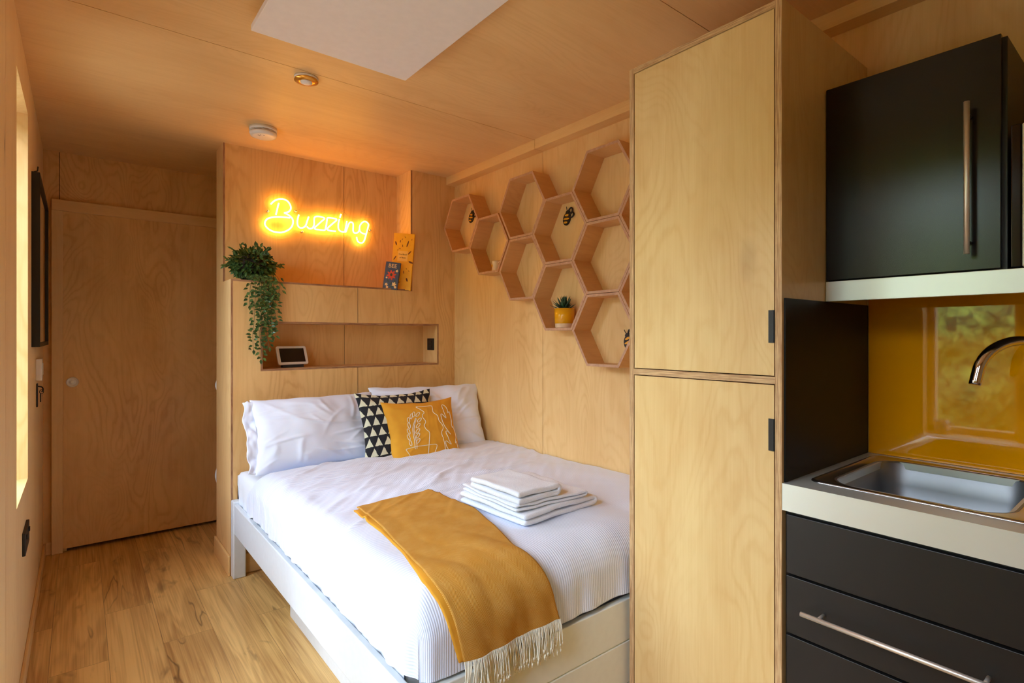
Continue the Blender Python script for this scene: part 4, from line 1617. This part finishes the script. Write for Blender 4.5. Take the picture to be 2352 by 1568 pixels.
for (z0, z1, pz0, pz1) in ((1.2395, 2.247, 1.330, 1.420), (.03, 1.214, 1.033, 1.121)):
    d = MB().box(WX0 + .001, WX0 + .019, WY0 + T + .003, WY1 - T - .003, z0, z1, 'birch_ward', 'edge_x', 'x').obj('door', t, bevel=.0006)
    b = MB()
    yy = WY0 + T + .003
    b.box(WX0 - .003, WX0 + .0005, yy - .002, yy + .014, pz0, pz1, 'black_metal')
    b.box(WX0 - .003, WX0 + .018, yy - .0025, yy - .0005, pz0, pz1, 'black_metal')
    b.obj('door_pull', d, label='black folded metal edge pull')

# ================================================================== KITCHEN
KY0 = -.85
CT = .950
# base cabinet
t = empty('kitchen_base_cabinet', (1.8, -.08, Z0), 'black kitchen drawer cabinet under the steel worktop', 'cabinet')
b = MB()
b.box(1.510, XR - .002, WY0 - .020, WY0 - .002, Z0, CT - .021, 'black_lam')
b.box(1.510, XR - .002, KY0, KY0 + .018, Z0, CT - .021, 'black_lam')
b.box(1.510, XR - .002, KY0 + .018, WY0 - .020, .10, .118, 'black_lam')
b.box(1.510, 1.528, KY0 + .018, WY0 - .020, .118, CT - .021, 'black_lam')
b.box(XR - .02, XR - .002, KY0 + .018, WY0 - .020, .118, CT - .021, 'black_lam')
b.box(1.56, 1.575, KY0 + .018, WY0 - .020, Z0, .10, 'black_lam')
b.obj('carcass', t)
yl, yr = .679, .08 - .60
for i, (z0, z1) in enumerate(((.711, .868), (.551, .704), (.330, .544), (.12, .323))):
    d = MB().box(1.492, 1.510, yr, yl, z0, z1, 'black_lam').obj('drawer', t, bevel=.0012)
    if i in (1, 3):
        hb = MB()
        zc = .632 if i == 1 else .23
        hb.tube([(1.454, .626, zc), (1.454, .12, zc)], .006, 'handle', 14)
        h_ = hb.obj('handle', d, label='slim steel bar handle')
        for yy in (.585, .255):
            pass
        hb = MB()
        for yy in (.585, .262):
            hb.tube([(1.457, yy, zc), (1.492, yy, zc)], .0045, 'handle', 10)
        hb.obj('handle_posts', d)

# worktop with cut-out for the bowl
BX0, BX1, BY0, BY1 = 1.600, 2.030, .250, .612
b = MB()
for (a0, a1, c0, c1) in holes(1.489, XR - .002, KY0, WY0 - .001, [(BX0 + .004, BX1 - .004, BY0 + .004, BY1 - .004)]):
    b.box(a0, a1, c0, c1, CT - .020, CT, 'steel')
b.box(1.489, 1.495, KY0, WY0 - .001, CT - .0725, CT - .020, 'steel')
o = b.obj('worktop')
tag(o, 'brushed stainless steel kitchen worktop with a deep front edge', 'worktop')


def rr3(x0, x1, y0, y1, r, z, n=8):
    return [Vector(((x0 + x1) / 2 + p[0], (y0 + y1) / 2 + p[1], z)) for p in rrect(x1 - x0, y1 - y0, r, n)]


t = empty('sink', ((BX0 + BX1) / 2, (BY0 + BY1) / 2, CT), 'inset stainless steel sink bowl with drainer in the worktop', 'sink')
SX0, SX1, SY0, SY1 = 1.566, 2.066, -.32, .656
b = MB()
b.loops([rr3(SX0, SX1, SY0, SY1, .03, CT + .0005), rr3(SX0 + .001, SX1 - .001, SY0 + .001, SY1 - .001, .03, CT + .0035), rr3(SX0 + .005, SX1 - .005, SY0 + .005, SY1 - .005, .028, CT + .0050),
         rr3(SX0 + .010, SX1 - .010, SY0 + .010, SY1 - .010, .024, CT + .0035), rr3(SX0 + .014, SX1 - .014, SY0 + .014, SY1 - .014, .022, CT + .0012),
         rr3(BX0 - .010, BX1 + .010, BY0 - .010, BY1 + .010, .082, CT + .0012)], 'sink', cap_last=False)
b.obj('rim', t)
b = MB()
b.loops([rr3(BX0 - .010, BX1 + .010, BY0 - .010, BY1 + .010, .082, CT + .0012), rr3(BX0 - .004, BX1 + .004, BY0 - .004, BY1 + .004, .076, CT + .0008), rr3(BX0, BX1, BY0, BY1, .072, CT - .004),
         rr3(BX0 + .008, BX1 - .008, BY0 + .008, BY1 - .008, .07, CT - .07), rr3(BX0 + .014, BX1 - .014, BY0 + .014, BY1 - .014, .068, CT - .12),
         rr3(BX0 + .030, BX1 - .030, BY0 + .030, BY1 - .030, .062, CT - .15), rr3(BX0 + .060, BX1 - .060, BY0 + .060, BY1 - .060, .055, CT - .158),
         rr3(BX0 + .15, BX1 - .15, BY0 + .13, BY1 - .13, .03, CT - .161)], 'bowl')
bw = b.obj('bowl', t)
MB().lathe([(.040, CT - .1605), (.042, CT - .158), (.030, CT - .1575), (.0001, CT - .159)], (1.815, .43, 0), 'chrome', 28).obj('drain', bw)
b = MB()
for i in range(9):
    x = 1.64 + i * .042
    b.tube([(x, .195, CT - .0012), (x, .18, CT + .0018), (x, -.25, CT + .0018), (x, -.265, CT - .0012)], .0045, 'sink', 8)
b.obj('drainer_ribs', t)

t = empty('tap', (2.045, .20, CT), 'chrome swan-neck kitchen tap arching over the sink', 'tap')
pe = Vector((1.853, .349, 1.222))
pb = Vector((2.040, .205, CT + .003))
hd_ = Vector((pb.x - pe.x, pb.y - pe.y, 0))
hl = hd_.length
hd_.normalize()
pts = [pe + Vector((0, 0, -.0))]
r_ = hl / 2
topz = 1.336
for k in range(1, 20):
    a = PI * k / 20
    pts.append(Vector((pe.x, pe.y, 0)) + hd_ * (r_ - r_ * math.cos(a)) + Vector((0, 0, 1.238 + (topz - 1.238) * math.sin(a))))
pts += [pb + Vector((0, 0, .27)), pb + Vector((0, 0, .15)), pb]
pts[0] = pe + Vector((-.006, .004, -.002))
MB().tube(catmull(pts, 3), .0135, 'chrome', 20).obj('spout', t)
MB().lathe([(.028, CT + .003), (.026, CT + .010), (.022, CT + .014), (.021, CT + .10), (.0001, CT + .10)], (pb.x, pb.y, 0), 'chrome', 24).obj('base', t)
MB().tube([(pb.x, pb.y - .018, CT + .07), (pb.x, pb.y - .09, CT + .085)], .006, 'chrome', 10).obj('lever', t)

# splashbacks
o = MB().box(1.500, 2.107, WY0 - .0055, WY0 - .0005, CT + .0008, 1.4525, 'black_panel').obj('splash_panel', bevel=.0006)
tag(o, 'near-black splash panel fixed to the side of the wardrobe above the worktop', 'splashback')
o = MB().box(XR - .008, XR - .001, KY0, WY0 - .006, CT + .0008, 1.506, 'amber').obj('glass_splashback', bevel=.0006)
tag(o, 'glossy amber glass splashback behind the sink', 'splashback')

# upper cabinet
t = empty('wall_cabinet', (1.94, .48, 1.512), 'matt black wall cabinet above the sink with one door', 'cabinet')
MB().box(1.789, XR - .001, .279, WY0 - .002, 1.5135, 2.090, 'black_lam').obj('carcass', t, bevel=.0008)
d = MB().box(1.769, 1.787, .288, WY0 - .003, 1.516, 2.093, 'cab_black').obj('door', t, bevel=.0015)
hb = MB()
hb.tube([(1.733, .347, 1.554), (1.733, .347, 1.935)], .0062, 'handle', 14)
hb.obj('handle', d, label='vertical steel bar handle')
hb = MB()
for zz in (1.585, 1.905):
    hb.tube([(1.736, .347, zz), (1.769, .347, zz)], .004, 'black_metal', 8)
hb.obj('handle_posts', d)

o = MB().box(1.769, 1.7835, KY0, WY0 - .002, 1.453, 1.5125, 'steel').box(1.7835, XR - .009, KY0, WY0 - .002, 1.5015, 1.5125, 'black_lam').obj('pelmet', bevel=.001)
tag(o, 'brushed steel light pelmet running under the black wall cabinet', 'pelmet')

t = empty('microwave', (1.95, .05, 1.514), 'steel-fronted microwave cut off at the right of the black wall cabinet', 'microwave')
MB().box(1.792, 2.105, -.23, .262, 1.514, 1.866, 'black_plastic').obj('body', t, bevel=.003)
MB().box(1.778, 1.792, .252, .272, 1.516, 1.864, 'screen').obj('trim_strip', t, bevel=.003)
MB().box(1.776, 1.792, -.23, .2515, 1.516, 1.864, 'steel').obj('door', t, bevel=.004)

# ================================================================== OUTSIDE
b = MB().box(-40, 40, -40, 44, -.30, -.25, 'outdoor_ground')
b.obj('ground', **S)


def bush(name, label, cx, cy, rx, ry, rz, seed, nu=80, nv=40):
    b = MB()

    def fn(u, v):
        a = 2 * PI * u
        e = -PI / 2 + PI * v
        d = Vector((math.cos(a) * math.cos(e), math.sin(a) * math.cos(e), math.sin(e)))
        k = 1 + .22 * noise.noise(d * 2.2 + Vector((seed, 0, 0))) + .12 * noise.noise(d * 7 + Vector((seed, 3, 0))) + .09 * noise.noise(d * 22 + Vector((0, seed, 0)))
        return Vector((cx + d.x * rx * k, cy + d.y * ry * k, -.25 + rz * .92 + d.z * rz * k))
    b.grid(fn, nu, nv, 'hedge')
    o = b.obj(name)
    tag(o, label, 'bush')


bush('garden_bush', 'leafy green bush outside the window mirrored in the amber splashback', -7.2, 3.0, 2.0, 2.6, 2.1, 1.0)
bush('garden_bush', 'second leafy bush further along outside the windows', -7.6, 9.6, 2.2, 3.0, 2.3, 5.0)
bush('garden_bush', 'leafy bush outside behind the camera side', -7.4, -3.6, 2.2, 3.0, 1.9, 9.0)

t = empty('window_mug', (XL - .09, 1.03, .70), 'white mug on the window sill seen mirrored in the amber splashback', 'mug')
MB().lathe([(.0001, .7005), (.036, .7005), (.040, .705), (.041, .79), (.037, .79), (.036, .712), (.0001, .710)], (XL - .09, 1.03, 0), 'white_plastic', 28).obj('body', t)
MB().tube(catmull([(XL - .09, .992, .775), (XL - .09, .968, .77), (XL - .09, .966, .735), (XL - .09, .993, .722)], 5), .005, 'white_plastic', 8).obj('handle', t)
